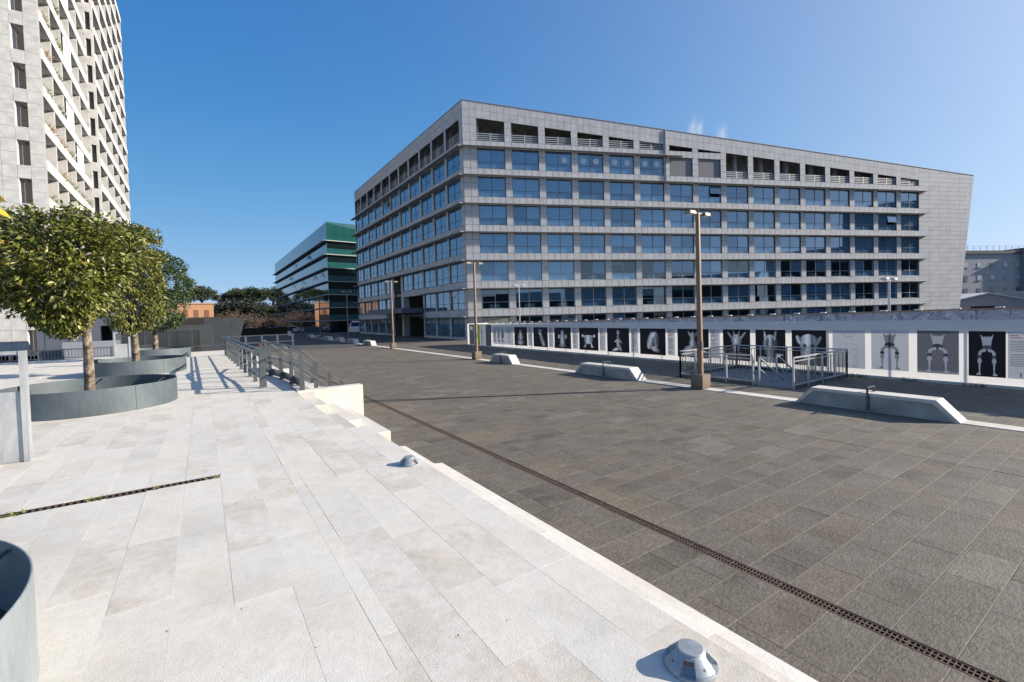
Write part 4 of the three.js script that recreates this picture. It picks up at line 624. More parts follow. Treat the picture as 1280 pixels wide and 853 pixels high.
// ---------------------------------------------------------------- lamp posts
function lampPost(z, label, group) {
  const t = thing('lamp_post', label, 'lamp post', [(STRIP0 + STRIP1) / 2 - 0.06, D, z], 0, group);
  part(t, 'base_block', boxUV(new RoundedBoxGeometry(0.46, 0.5, 0.46, 2, 0.01).translate(0, 0.25, 0)), mat.boxStone);
  part(t, 'pole', plainGeo(new THREE.CylinderGeometry(0.072, 0.105, 5.55, 4, 1).rotateY(Math.PI / 4).translate(0, 0.5 + 2.775, 0)), mat.copper);
  part(t, 'cross_arm', M([B(0.84, 0.05, 0.06, 0, 6.03, 0)]), mat.copper);
  for (const s of [-1, 1]) { const l = part(t, 'lamp_head', boxUV(new RoundedBoxGeometry(0.30, 0.11, 0.24, 2, 0.012).translate(s * 0.42, 6.02, 0)), mat.copperPale); part(l, 'lens', M([B(0.24, 0.012, 0.18, s * 0.42, 5.958, 0)]), mat.hoardWhite); }
  part(t, 'access_door', M([B(0.1, 0.3, 0.01, 0, 1.5, 0.097)]), mat.darkSteel);
  return t;
}
lampPost(-9.6, 'brown twin-headed lamp post in front of the stairwell railing');
lampPost(-25.3, 'brown twin-headed lamp post next to the short bench');
lampPost(-40.6, 'brown twin-headed lamp post facing the office entrance');
for (const z of [-56, -71.5, -87, -102]) lampPost(z, 'twin-headed lamp post in the shadow before the green glass office', 'lamp posts in the building shadow');
// slimmer pale lamps behind the hoarding
for (const [x, z, y, label] of [[23.6, -33.9, 4.3, 'pale twin lamp post behind the far half of the hoarding'], [23.5, -7.1, 2.7, 'grey twin lamp post behind the near half of the hoarding'], [34, -2.9, 4.9, 'single-arm grey lamp post by the gabled roof behind the hoarding']]) {
  const t = thing('street_lamp', label, 'street lamp', [x, D, z]);
  part(t, 'pole', plainGeo(new THREE.CylinderGeometry(0.045, 0.06, y + 1, 10).translate(0, (y + 1) / 2, 0)), mat.galv);
  part(t, 'arm', M([B(0.9, 0.05, 0.05, x > 30 ? -0.4 : 0, y + 1.0, 0)]), mat.galv);
  for (const s of (x > 30 ? [-1.6] : [-1, 1])) part(t, 'lamp_head', boxUV(new RoundedBoxGeometry(0.34, 0.1, 0.22, 2, 0.03).translate(s * 0.45, y + 1.05, 0)), mat.galv);
}

// ---------------------------------------------------------------- low spotlights set on the terrace
function spot(x, z, turn, label) {
  const t = thing('ground_spotlight', label, 'spotlight', [x, 0.001, z], turn);
  const R = 0.125, r = 0.062, h = 0.078;
  // housing: frustum with notches cut by angular sectors pushed inwards
  const prof = (a) => { const k = [0, 1, 2, 3].some(i => { let d = Math.abs(((a - i * Math.PI / 2 - 0.4) % (2 * Math.PI) + 3 * Math.PI) % (2 * Math.PI) - Math.PI); return d < 0.30; }); return k; };
  const N = 96, rows = [[R, 0], [R * 0.985, 0.012], [R * 0.93, 0.026], [lerp(R, r, 0.52), 0.05], [r * 1.12, 0.072], [r, h]]; const P = [], id = [];
  for (let j = 0; j < rows.length; j++) for (let i = 0; i <= N; i++) { const a = i / N * Math.PI * 2; let [rad, y] = rows[j]; if (prof(a)) { if (j === 2) rad *= 0.80, y = 0.014; if (j === 3) { rad = r * 1.12; y = 0.03; } } P.push(Math.cos(a) * rad, y, Math.sin(a) * rad); }
  for (let j = 0; j < rows.length - 1; j++) for (let i = 0; i < N; i++) { const a = j * (N + 1) + i, b = a + N + 1; id.push(a, b, a + 1, b, b + 1, a + 1); }
  let g = new THREE.BufferGeometry(); g.setAttribute('position', new THREE.Float32BufferAttribute(P, 3)); g.setIndex(id); g = g.toNonIndexed(); g.computeVertexNormals();
  const sm = std({ color: rgb(0.60, 0.66, 0.70), map: dustMap, roughness: 0.45, metalness: 0.25 });
  part(t, 'housing', boxUV(g), sm);
  part(t, 'cap', boxUV(new THREE.LatheGeometry([[0, 0.087], [r * 0.9, 0.0855], [r * 0.99, 0.083], [r, 0.078], [r, 0.07]].map(p => new THREE.Vector2(...p)), 40)), sm);
  for (let i = 0; i < 4; i++) { const a = i * Math.PI / 2 + 0.4; const l = part(t, 'lens', boxUV(new RoundedBoxGeometry(0.006, 0.017, 0.036, 1, 0.002)), std({ color: rgb(0.10, 0.08, 0.07), roughness: 0.25 })); l.position.set(Math.cos(a) * (r * 1.13 + 0.001), 0.05, Math.sin(a) * (r * 1.13 + 0.001)); l.rotation.y = -a; const b = a + Math.PI / 4; const s = part(t, 'screw', plainGeo(new THREE.CylinderGeometry(0.006, 0.006, 0.006, 10)), mat.darkSteel); s.position.set(Math.cos(b) * 0.0975, 0.042, Math.sin(b) * 0.0975); s.rotation.order = 'YXZ'; s.rotation.set(0, -b, -0.75); }
  return t;
}
spot(1.875, -1.345, 0.9, 'grey domed ground spotlight on the terrace close to the coping edge');
spot(1.93, -5.1, 0.7, 'grey domed ground spotlight beside the step in the coping');

// ---------------------------------------------------------------- ring planters and their trees
function ring(cx, cz, label, pm = mat.planter) {
  const t = thing('ring_planter', label, 'planter', [cx, 0, cz]);
  const R = 1.44, h = 0.5, th = 0.012;
  const prof = [[R, 0.002], [R, h - 0.004], [R - 0.004, h], [R - th + 0.003, h], [R - th, h - 0.004], [R - th, 0.02]].map(p => new THREE.Vector2(...p));
  const g = plainGeo(new THREE.LatheGeometry(prof, 96)); const p = g.attributes.position, uv = g.attributes.uv; for (let i = 0; i < p.count; i++) uv.setXY(i, Math.atan2(p.getX(i), p.getZ(i)) * R, p.getY(i));
  part(t, 'steel_ring', g, pm);
  part(t, 'weld_seam', M([-1, 0.6, 2.4].map(a => B(0.004, h - 0.02, 0.01, 0, h / 2, R + 0.001).rotateY(a))), mat.planter);
  part(t, 'soil', plainGeo(new THREE.CylinderGeometry(R - th - 0.001, R - th - 0.001, 0.1, 48).translate(0, 0.05, 0)), mat.soil);
  const b = []; for (let i = 0; i < 6; i++) { const a = i * 1.047 + 0.5; b.push(bar([Math.cos(a) * (R - 0.02), h - 0.03, Math.sin(a) * (R - 0.02)], [Math.cos(a) * (R - 0.2), h - 0.14, Math.sin(a) * (R - 0.2)], 0.02)); } part(t, 'brackets', M(b), mat.darkSteel);
  return t;
}
const PLZ = [[-2.16, -2.95], [-1.98, -13.1], [-2.0, -21.3], [-2.0, -29.6]];
['steel ring planter beside the terrace drain, its dark inside open', 'steel ring planter under the large round-headed tree', 'steel ring planter under the second tree', 'steel ring planter under the farthest terrace tree'].forEach((l, i) => ring(...PLZ[i], l, i ? mat.planter : mat.planterPale));

function leafCloud(q, n, pick, size, cols, fold = 0.35) {
  const P = new Float32Array(n * 12), C = new Float32Array(n * 12), I = new Uint32Array(n * 6), Nn = new Float32Array(n * 12);
  const d = new THREE.Vector3(), s = new THREE.Vector3(), u = new THREE.Vector3();
  for (let i = 0; i < n; i++) {
    const [c, out] = pick(q); const L = size * rr(0.7, 1.25, q), W = L * rr(0.36, 0.48, q);
    d.set(rr(-1, 1, q), rr(-1.3, 0.35, q), rr(-1, 1, q)).addScaledVector(out, 0.7).normalize();
    s.set(rr(-1, 1, q), rr(-1, 1, q), rr(-1, 1, q)).cross(d).normalize(); u.crossVectors(d, s);
    const pts = [[0, 0, 0], [0.5, 0.5, fold * 0.3], [1, 0, -0.06], [0.5, -0.5, fold * 0.3]]; const col = cols[Math.floor(q() * cols.length)], m = rr(0.75, 1.25, q);
    pts.forEach((p, k) => { P[i * 12 + k * 3] = c.x + d.x * p[0] * L + s.x * p[1] * W + u.x * p[2] * W; P[i * 12 + k * 3 + 1] = c.y + d.y * p[0] * L + s.y * p[1] * W + u.y * p[2] * W; P[i * 12 + k * 3 + 2] = c.z + d.z * p[0] * L + s.z * p[1] * W + u.z * p[2] * W; for (let e = 0; e < 3; e++) C[i * 12 + k * 3 + e] = col[e] * m; Nn[i * 12 + k * 3] = u.x; Nn[i * 12 + k * 3 + 1] = u.y; Nn[i * 12 + k * 3 + 2] = u.z; });
    I.set([i * 4, i * 4 + 1, i * 4 + 2, i * 4, i * 4 + 2, i * 4 + 3], i * 6);
  }
  const g = new THREE.BufferGeometry(); g.setAttribute('position', new THREE.BufferAttribute(P, 3)); g.setAttribute('color', new THREE.BufferAttribute(C, 3)); g.setIndex(new THREE.BufferAttribute(I, 1)); const ng = g.toNonIndexed(); ng.computeVertexNormals(); return ng;
}
const GREENS = [[0.088, 0.108, 0.015], [0.105, 0.120, 0.019], [0.058, 0.078, 0.012], [0.140, 0.148, 0.024], [0.180, 0.166, 0.030]];
function limb(pts, r0, r1, seg = 9) { // tapered limb through points
  const curve = new THREE.CatmullRomCurve3(pts.map(p => new THREE.Vector3(...p))); const n = Math.max(4, pts.length * 4), g = new THREE.TubeGeometry(curve, n, 1, seg, false); const p = g.attributes.position, uv = g.attributes.uv;
  for (let i = 0; i <= n; i++) { const c = curve.getPointAt(i / n), r = lerp(r0, r1, i / n); for (let j = 0; j <= seg; j++) { const k = i * (seg + 1) + j; p.setXYZ(k, c.x + (p.getX(k) - c.x) * r, c.y + (p.getY(k) - c.y) * r, c.z + (p.getZ(k) - c.z) * r); uv.setXY(k, j / seg * 0.6, i / n * curve.getLength()); } }
  g.computeVertexNormals(); return plainGeo(g);
}
function tree(cx, cz, seed, o, label) {
  const t = thing('terrace_tree', label, 'tree', [cx, 0.1, cz]); const q = mulberry(seed);
  part(t, 'trunk', Mraw([limb([[0, -0.05, 0], [0.02, 0.7, 0.01], [o.lean * 0.5, 1.4, 0], [o.lean, 2.1, 0.03]], o.r, o.r * 0.72, 12)]), mat.bark);
  const limbs = []; const clumps = [];
  const prof = h => { const k = o.prof; for (let i = 0; i < k.length - 1; i++) if (h <= k[i + 1][0]) return lerp(k[i][1], k[i + 1][1], (h - k[i][0]) / (k[i + 1][0] - k[i][0])); return 0; };
  const lo = o.prof[0][0], hi = o.prof[o.prof.length - 1][0];
  for (let i = 0; i < o.clumps; i++) { const h = rr(lo, hi, q), a = rr(0, 6.283, q), R = prof(h); const f = (q() < 0.8 ? rr(0.70, 1.0, q) : rr(0.2, 0.7, q)) * (q() < 0.06 ? 1.13 : 1) * (0.93 + 0.1 * Math.sin(a * 3 + seed) * Math.sin(h * 4 + seed)); clumps.push([new THREE.Vector3(o.off[0] + Math.cos(a) * R * f, h + (q() < 0.04 ? 0.18 : 0), o.off[1] + Math.sin(a) * R * f), rr(0.13, 0.30, q), h]); }
  for (let i = 0; i < 16; i++) { const c = clumps[Math.floor(q() * clumps.length)][0]; const b = [o.lean * rr(0.5, 1, q), rr(1.35, 2.1, q), 0.02]; limbs.push(limb([b, [lerp(b[0], c.x, 0.45) + rr(-0.12, 0.12, q), lerp(b[1], c.y, 0.55), lerp(b[2], c.z, 0.45) + rr(-0.12, 0.12, q)], [c.x, c.y, c.z]], 0.035, 0.008, 6)); }
  for (let i = 0; i < 60; i++) { const c = clumps[Math.floor(q() * clumps.length)][0]; const e = [c.x * 0.5 + rr(-0.2, 0.2, q), c.y + rr(-0.5, 0.1, q), c.z * 0.5 + rr(-0.2, 0.2, q)]; limbs.push(limb([e, [lerp(e[0], c.x, 0.5), lerp(e[1], c.y, 0.6), lerp(e[2], c.z, 0.5)], [c.x, c.y, c.z]], 0.010, 0.004, 4)); }
  part(t, 'limbs', Mraw(limbs), mat.bark);
  const ctr = new THREE.Vector3(o.off[0], (lo + hi) / 2, o.off[1]);
  const g = leafCloud(q, o.n, (q) => { const [c, r] = clumps[Math.floor(q() * clumps.length)]; const v = new THREE.Vector3(rr(-1, 1, q), rr(-1, 1, q), rr(-1, 1, q)); while (v.lengthSq() > 1) v.set(rr(-1, 1, q), rr(-1, 1, q), rr(-1, 1, q)); const p = c.clone().addScaledVector(v, r); return [p, p.clone().sub(ctr).normalize()]; }, o.leaf, o.cols ?? GREENS);
  part(t, 'crown', g, mat.leafGreen, 'stuff');
  return t;
}
tree(-2.05, -13.1, 11, { r: 0.094, lean: 0.02, off: [-0.36, 0.05], n: 21000, clumps: 340, leaf: 0.118, prof: [[1.62, 0.1], [1.82, 0.38], [2.15, 0.8], [2.55, 1.14], [2.95, 1.36], [3.3, 1.44], [3.58, 1.36], [3.74, 1.12], [3.8, 0.4]] }, 'round-headed evergreen tree with the largest crown, growing from a ring planter');
tree(-2.05, -21.3, 12, { r: 0.12, lean: -0.02, off: [-0.05, 0], n: 14500, clumps: 250, leaf: 0.12, prof: [[1.5, 0.3], [1.9, 0.95], [2.6, 1.0], [3.6, 1.05], [4.3, 1.02], [4.8, 0.85], [5.1, 0.3]] }, 'evergreen tree with a dark trunk in the second ring planter');
tree(-2.05, -29.6, 13, { r: 0.13, lean: 0.0, off: [0.15, 0], n: 17000, clumps: 280, leaf: 0.125, prof: [[1.4, 0.4], [1.8, 1.2], [2.6, 1.6], [3.8, 1.62], [4.6, 1.3], [5.1, 0.8], [5.35, 0.3]], cols: [[0.04, 0.07, 0.016], [0.03, 0.055, 0.012], [0.055, 0.085, 0.02]] }, 'evergreen tree nearest the dark grey wall, in the farthest planter');
// tree in the nearest planter: only a yellowing branch reaches into view
{
  const t = thing('yellowing_tree', 'tree whose yellow autumn leaves hang in from the nearest planter', 'tree', [-2.25, 0.1, -2.9]); const q = mulberry(31);
  part(t, 'trunk', limb([[0, -0.05, 0], [0, 0.9, 0], [0.02, 1.9, 0]], 0.09, 0.05, 10), mat.bark);
  const tips = []; for (let i = 0; i < 26; i++) { const a = rr(0, 6.28, q), R = rr(0.5, 1.05, q); tips.push([Math.cos(a) * R - 0.25, rr(2.0, 3.2, q), Math.sin(a) * R]); }
  tips.push([1.47, 2.19, 0.08], [1.48, 2.12, 0.09], [1.46, 2.06, 0.08], [1.47, 2.14, 0.05]);
  part(t, 'limbs', Mraw(tips.map(p => limb([[0.02, rr(1.3, 1.85, q), 0], [p[0] * 0.5, lerp(1.9, p[1], 0.75), p[2] * 0.5], p], 0.016, 0.004, 5))), mat.bark);
  part(t, 'crown', leafCloud(q, 460, (q) => { const i = Math.floor(q() * tips.length), p = tips[i], e = i >= 26 ? 0.045 : 0.16; const v = new THREE.Vector3(p[0] + rr(-e, e, q), p[1] + rr(-e, e, q), p[2] + rr(-e, e, q)); return [v, new THREE.Vector3(0.6, -0.7, 0)]; }, 0.10, [[0.62, 0.40, 0.02], [0.55, 0.36, 0.03], [0.40, 0.34, 0.04], [0.66, 0.47, 0.04]]), std({ vertexColors: true, roughness: 0.5 }), 'stuff');
}

{ // dry leaves and crumbs scattered on the terrace
  const q = mulberry(717), P = [], C = [];
  for (let i = 0; i < 90; i++) { const x = rr(-4, 1.7, q), z = rr(-12.5, -1.2, q); if (x < -0.6 && z > -4.4) continue; const a = rr(0, 6.3, q), l = rr(0.004, 0.014, q), w = l * rr(0.2, 0.5, q), c = Math.cos(a), s = Math.sin(a), m = rr(0.6, 1.2, q); P.push(x - c * l, 0.004, z - s * l, x - s * w, 0.004 + rr(0.001, 0.008, q), z + c * w, x + c * l, 0.006, z + s * l, x - c * l, 0.004, z - s * l, x + c * l, 0.006, z + s * l, x + s * w, 0.005, z - c * w); for (let k = 0; k < 6; k++) C.push(0.20 * m, 0.14 * m, 0.085 * m); }
  const g = new THREE.BufferGeometry(); g.setAttribute('position', new THREE.Float32BufferAttribute(P, 3)); g.setAttribute('color', new THREE.Float32BufferAttribute(C, 3)); g.computeVertexNormals();
  const o = single('leaf_litter', g, mat.farLeaf, 'scattered dry leaf crumbs on the white terrace paving', 'leaf litter'); o.userData.kind = 'stuff';
}
// ---------------------------------------------------------------- steel lecterns between the planters
function lectern(x, z, label) {
  const t = thing('steel_lectern', label, 'lectern', [x, 0, z]);
  part(t, 'lower_panel', M([BB(-0.24, 0.2, 0.004, 0.9, -0.03, 0.03)]), mat.galv);
  for (const s of [-1, 1]) part(t, 'upright', M([BB(s > 0 ? 0.202 : -0.30, s > 0 ? 0.26 : -0.242, 0.002, 1.42, -0.06, 0.06)]), mat.galv);
  part(t, 'top_bar', M([BB(-0.241, 0.201, 1.375, 1.418, -0.05, 0.05)]), mat.galv);
  return t;
}
lectern(-2.16, -8.4, 'open-topped steel panel frame standing between the two nearest planters');
lectern(-2.95, -26.4, 'open-topped steel panel frame behind the second tree trunk');

// ---------------------------------------------------------------- terrace railings
function postPlate(parent, x, z, h, y = 0) { part(parent, 'post', M([B(0.10, h, 0.016, x, y + h / 2, z), B(0.14, 0.012, 0.1, x, y + 0.006, z)]), mat.steel); }
{
  const t = thing('terrace_railing', 'grey steel railing of flat posts running away beside the shaded paving', 'railing');
  const a = [1.22, -13.6], b = [0.93, -28.0], n = 10; const at = f => [lerp(a[0], b[0], f), lerp(a[1], b[1], f)];
  for (let i = 0; i <= n; i++) { const [x, z] = at(i / n); postPlate(t, x, z, 0.95); part(t, 'bracket', M([bar([x, 0.92, z], [x - 0.16, 0.98, z], 0.02, 0.04)]), mat.steel); }
  for (const [y, dx, w] of [[0.97, -0.02, 0.05], [0.93, -0.15, 0.045], [0.62, -0.04, 0.035], [0.34, -0.04, 0.03], [0.64, -0.16, 0.03]]) part(t, 'rail', M([bar([a[0] + dx, y, a[1]], [b[0] + dx, y, b[1]], w)]), mat.steel);
  part(t, 'end_panel', M([B(0.15, 0.95, 0.03, a[0] + 0.03, 0.475, a[1] + 0.1)]), mat.steel);
  const f = thing('far_railing', 'grey steel railing crossing at the far end of the terrace', 'railing');
  for (let i = 0; i <= 4; i++) postPlate(f, 1.1 + i * 0.75, -27.9, 0.95);
  for (const y of [0.97, 0.6, 0.3]) part(f, 'rail', M([bar([1.0, y, -27.9], [4.2, y, -27.9], 0.04)]), mat.steel);
  const s = thing('stair_railing', 'grey steel railing curving along the ramp head and down the stair by the parapet wall', 'railing');
  const P = [[1.95, -12.2], [1.93, -13.6], [1.86, -15.0], [1.7, -16.2], [1.62, -17.6], [1.9, -19.2]];
  for (const [x, z] of P) postPlate(s, x, z, 1.02);
  for (const y of [1.02, 0.58]) for (let i = 0; i < P.length - 1; i++) part(s, 'rail', M([bar([P[i][0], y, P[i][1]], [P[i + 1][0], y, P[i + 1][1]], 0.042)]), mat.steel);
  for (let i = 0; i < P.length - 1; i++) part(s, 'toe_plate', M([bar([P[i][0] + 0.06, 0.12, P[i][1]], [P[i + 1][0] + 0.06, 0.12, P[i + 1][1]], 0.02, 0.2)]), mat.steel);
  const Q = [[1.95, -12.2, 0], [2.35, -12.57, -0.36], [2.75, -12.94, -0.7], [3.15, -13.3, -1.02]];
  for (const [x, z, y] of Q.slice(1)) postPlate(s, x, z, 0.98, y);
  for (const y of [1.0, 0.56]) part(s, 'rail', M([bar([Q[0][0], y, Q[0][1]], [Q[3][0], Q[3][2] + y, Q[3][1]], 0.045)]), mat.steel);
  for (const [x0, x1, z] of [[1.95, 2.9, -15.6], [1.8, 2.9, -17.5]]) { part(s, 'rail', M([bar([x0, 1.0, z], [x1, 0.2, z - 0.6], 0.04), bar([x0, 0.58, z], [x1, -0.22, z - 0.6], 0.035)]), mat.steel); postPlate(s, x1, z - 0.6, 1.05, -0.8); }
}
// low white blocks and bollard on the far stair
single('stone_block', boxUV(new RoundedBoxGeometry(0.9, 0.45, 0.5, 2, 0.01).translate(3.1, -0.83, -24.5)), mat.white[0], 'low white stone block behind the stair railing', 'block');
{ const t = thing('orange_bollard', 'small orange marker post beyond the terrace railings', 'bollard', [3.95, D, -44]); part(t, 'post', plainGeo(new THREE.CylinderGeometry(0.13, 0.16, 0.95, 14).translate(0, 0.475, 0)), std({ color: rgb(0.75, 0.09, 0.03), roughness: 0.6 })); part(t, 'base', plainGeo(new THREE.CylinderGeometry(0.26, 0.3, 0.08, 14).translate(0, 0.04, 0)), mat.black); }

// ---------------------------------------------------------------- things closing the terrace at the far left
{
  const t = thing('low_balustrade', 'low grey bar balustrade along the back edge of the terrace', 'balustrade', [0, 0, -33.55]);
  part(t, 'top_rail', M([BB(-16, -2.2, 0.50, 0.56, -0.03, 0.03)]), mat.steel);
  part(t, 'bottom_rail', M([BB(-16, -2.2, 0.06, 0.1, -0.02, 0.02)]), mat.steel);
  const l = []; for (let x = -16; x < -2.2; x += 0.13) l.push(B(0.022, 0.4, 0.03, x, 0.3, 0)); part(t, 'bars', M(l), mat.steel, 'stuff');
  for (let x = -16; x < -2.1; x += 1.96) part(t, 'post', M([B(0.07, 0.58, 0.07, x, 0.29, 0.002)]), mat.steel);
  // annex under the tower
  const a = thing('dark_annex', 'dark blue-grey pavilion with doorway between the tower and the mesh fence', 'pavilion', [0, -0.6, -45]);
  const bl = std({ color: rgb(0.085, 0.10, 0.13), roughness: 0.6 });
  part(a, 'wall', M([BB(-9.6, -6.3, 0, 3.1, -0.2, 0), BB(-5.55, -2.0, 0, 3.1, -0.2, 0), BB(-6.3, -5.55, 2.35, 3.1, -0.2, 0)]), bl);
  part(a, 'doorway', M([BB(-6.3, -5.55, 0, 2.35, -0.9, -0.85)]), mat.black);
  part(a, 'low_wall', M([BB(-8.2, -5.1, 0, 1.25, 0.6, 0.8)]), std({ color: rgb(0.22, 0.24, 0.28), roughness: 0.7 }));
  part(a, 'roof', M([BB(-9.8, -1.9, 3.1, 3.3, -6, 0.2)]), bl);
  for (let x = -9.2; x < -2; x += 1.2) part(a, 'cladding_joint', M([BB(x, x + 0.03, 0, 3.1, 0.001, 0.02)]), mat.darkSteel);
  // mesh fence panels
  const mesh = std({ color: rgb(0.045, 0.052, 0.058), roughness: 0.7 });
  const f = thing('mesh_fence', 'dark wire mesh fence in grey frames behind the planters', 'fence', [0, -0.3, -36]);
  for (let i = 0; i < 4; i++) { const x0 = -4.1 + i * 1.165, x1 = x0 + 1.13; const fr = part(f, 'fence_panel', M([BB(x0, x1, 1.86, 1.91, -0.02, 0.02), BB(x0, x1, 0.0, 0.05, -0.02, 0.02), BB(x0, x0 + 0.04, 0.05, 1.86, -0.02, 0.02), BB(x1 - 0.04, x1, 0.05, 1.86, -0.02, 0.02)]), mat.steel); const l = []; for (let y = 0.1; y < 1.85; y += 0.045) l.push(BB(x0 + 0.04, x1 - 0.04, y, y + 0.018, -0.006, 0.006)); for (let x = x0 + 0.07; x < x1 - 0.04; x += 0.06) l.push(BB(x, x + 0.014, 0.05, 1.86, 0.007, 0.012)); part(fr, 'mesh', M(l), mesh, 'stuff'); }
  part(f, 'backing', M([BB(-4.1, 0.56, 0, 1.8, -0.5, -0.45)]), mesh);
  for (const y of [0.55, 0.3]) part(f, 'guard_rail', M([BB(-3.2, 3.4, y + 0.0, y + 0.04, 0.5, 0.54)]), mat.steel);
  for (let x = -3.2; x < 3.5; x += 1.3) part(f, 'guard_post', M([BB(x, x + 0.05, 0, 0.57, 0.49, 0.53)]), mat.steel);
  // grey wall with raking end
  const w = thing('raked_wall', 'dark blue-grey wall with a raking end beyond the mesh fence', 'wall', [0, 0, -42]);
  for (let i = 0; i < 3; i++) { const xa = 0.1 + i * 0.86, xb = xa + 0.85; const pts = i < 2 ? [[xa, D], [xb, D], [xb, 2.06], [xa, 2.09]] : [[xa, D], [2.05, D], [2.76, 2.04], [xa, 2.06]]; part(w, 'wall_panel', boxUV(prism(pts, 0.3)), std({ color: rgb(0.055, 0.068, 0.082), map: dustMap, roughness: 0.6 })); }
  // ochre building
  const o = thing('ochre_building', 'sunlit ochre building standing before the pine trees', 'building', [0, D, -208]);
  part(o, 'wall', M([BB(-17, 3.7, 0, 10.0, -8, 0)]), mat.orange);
  part(o, 'cornice', M([BB(-17.2, 3.9, 10.0, 10.4, -8.2, 0.25)]), mat.orange);
  for (const x of [-1.8, 1.5, -5, -8.3]) { const wd = part(o, 'window', M([BB(x - 0.7, x + 0.7, 5.4, 7.8, 0.001, 0.08)]), std({ color: rgb(0.22, 0.10, 0.06), roughness: 0.8 })); part(wd, 'sill', M([BB(x - 0.8, x + 0.8, 5.25, 5.39, 0.001, 0.2)]), mat.orange); }
  // hedge in the shade
}

// ---------------------------------------------------------------- trees beyond
function pine(x, z, h, R, seed, label, group) {
  const t = thing('umbrella_pine', label, 'tree', [x, D, z], 0, group); const q = mulberry(seed);
  const lean = rr(-1, 1, q);
  const l = [limb([[0, -0.3, 0], [lean * 0.4, h * 0.35, 0], [lean, h * 0.74, 0]], R * 0.07, R * 0.05, 8)];
  part(t, 'trunk', l[0], mat.bark);
  const clumps = []; for (let i = 0; i < 60; i++) { const a = rr(0, 6.28, q), f = Math.sqrt(q()); clumps.push([new THREE.Vector3(lean + Math.cos(a) * R * f * 0.9, h * (0.95 - 0.15 * f * f) - rr(0, h * 0.17, q), Math.sin(a) * R * f * 0.9), R * rr(0.14, 0.26, q)]); }
  part(t, 'limbs', Mraw(clumps.filter((c, i) => i % 6 === 0).map(([c]) => limb([[lean * 0.9, h * rr(0.55, 0.72, q), 0], [lerp(lean, c.x, 0.6), h * 0.76, c.z * 0.6], [c.x, c.y, c.z]], R * 0.03, R * 0.01, 5))), mat.bark);
  part(t, 'crown', leafCloud(q, 7000, (q) => { const [c, r] = clumps[Math.floor(q() * clumps.length)]; const v = new THREE.Vector3(rr(-1, 1, q), rr(-0.45, 0.6, q), rr(-1, 1, q)); const p = c.clone().addScaledVector(v, r); return [p, new THREE.Vector3(0, 0.8, 0)]; }, 0.75, [[0.034, 0.050, 0.017], [0.042, 0.058, 0.020], [0.028, 0.042, 0.014], [0.052, 0.062, 0.021]]), mat.farLeaf, 'stuff');
}
function bush(x, z, h, R, seed, cols, name, label, group, n = 1400, dens = 0.5, leaf = 0.4) {
  const t = thing(name, label, 'shrub', [x, D, z], 0, group); const q = mulberry(seed);
  const ends = []; for (let i = 0; i < 26; i++) { const a = rr(0, 6.28, q), f = Math.sqrt(q()); ends.push([Math.cos(a) * R * f, h * rr(0.55, 1, q) * (1 - 0.25 * f), Math.sin(a) * R * f]); }
  part(t, 'stems', Mraw(ends.map(e => limb([[e[0] * 0.1, -0.2, e[2] * 0.1], [e[0] * 0.5, e[1] * 0.5, e[2] * 0.5], e], 0.09, 0.02, 4))), mat.bark);
  part(t, 'foliage', leafCloud(q, n, (q) => { const e = ends[Math.floor(q() * ends.length)], f = rr(0.3, 1.02, q); const p = new THREE.Vector3(e[0] * f + rr(-dens, dens, q), e[1] * f + rr(-dens, dens, q), e[2] * f + rr(-dens, dens, q)); return [p, new THREE.Vector3(0, 0.4, 0)]; }, leaf, cols), mat.farLeaf, 'stuff');
}
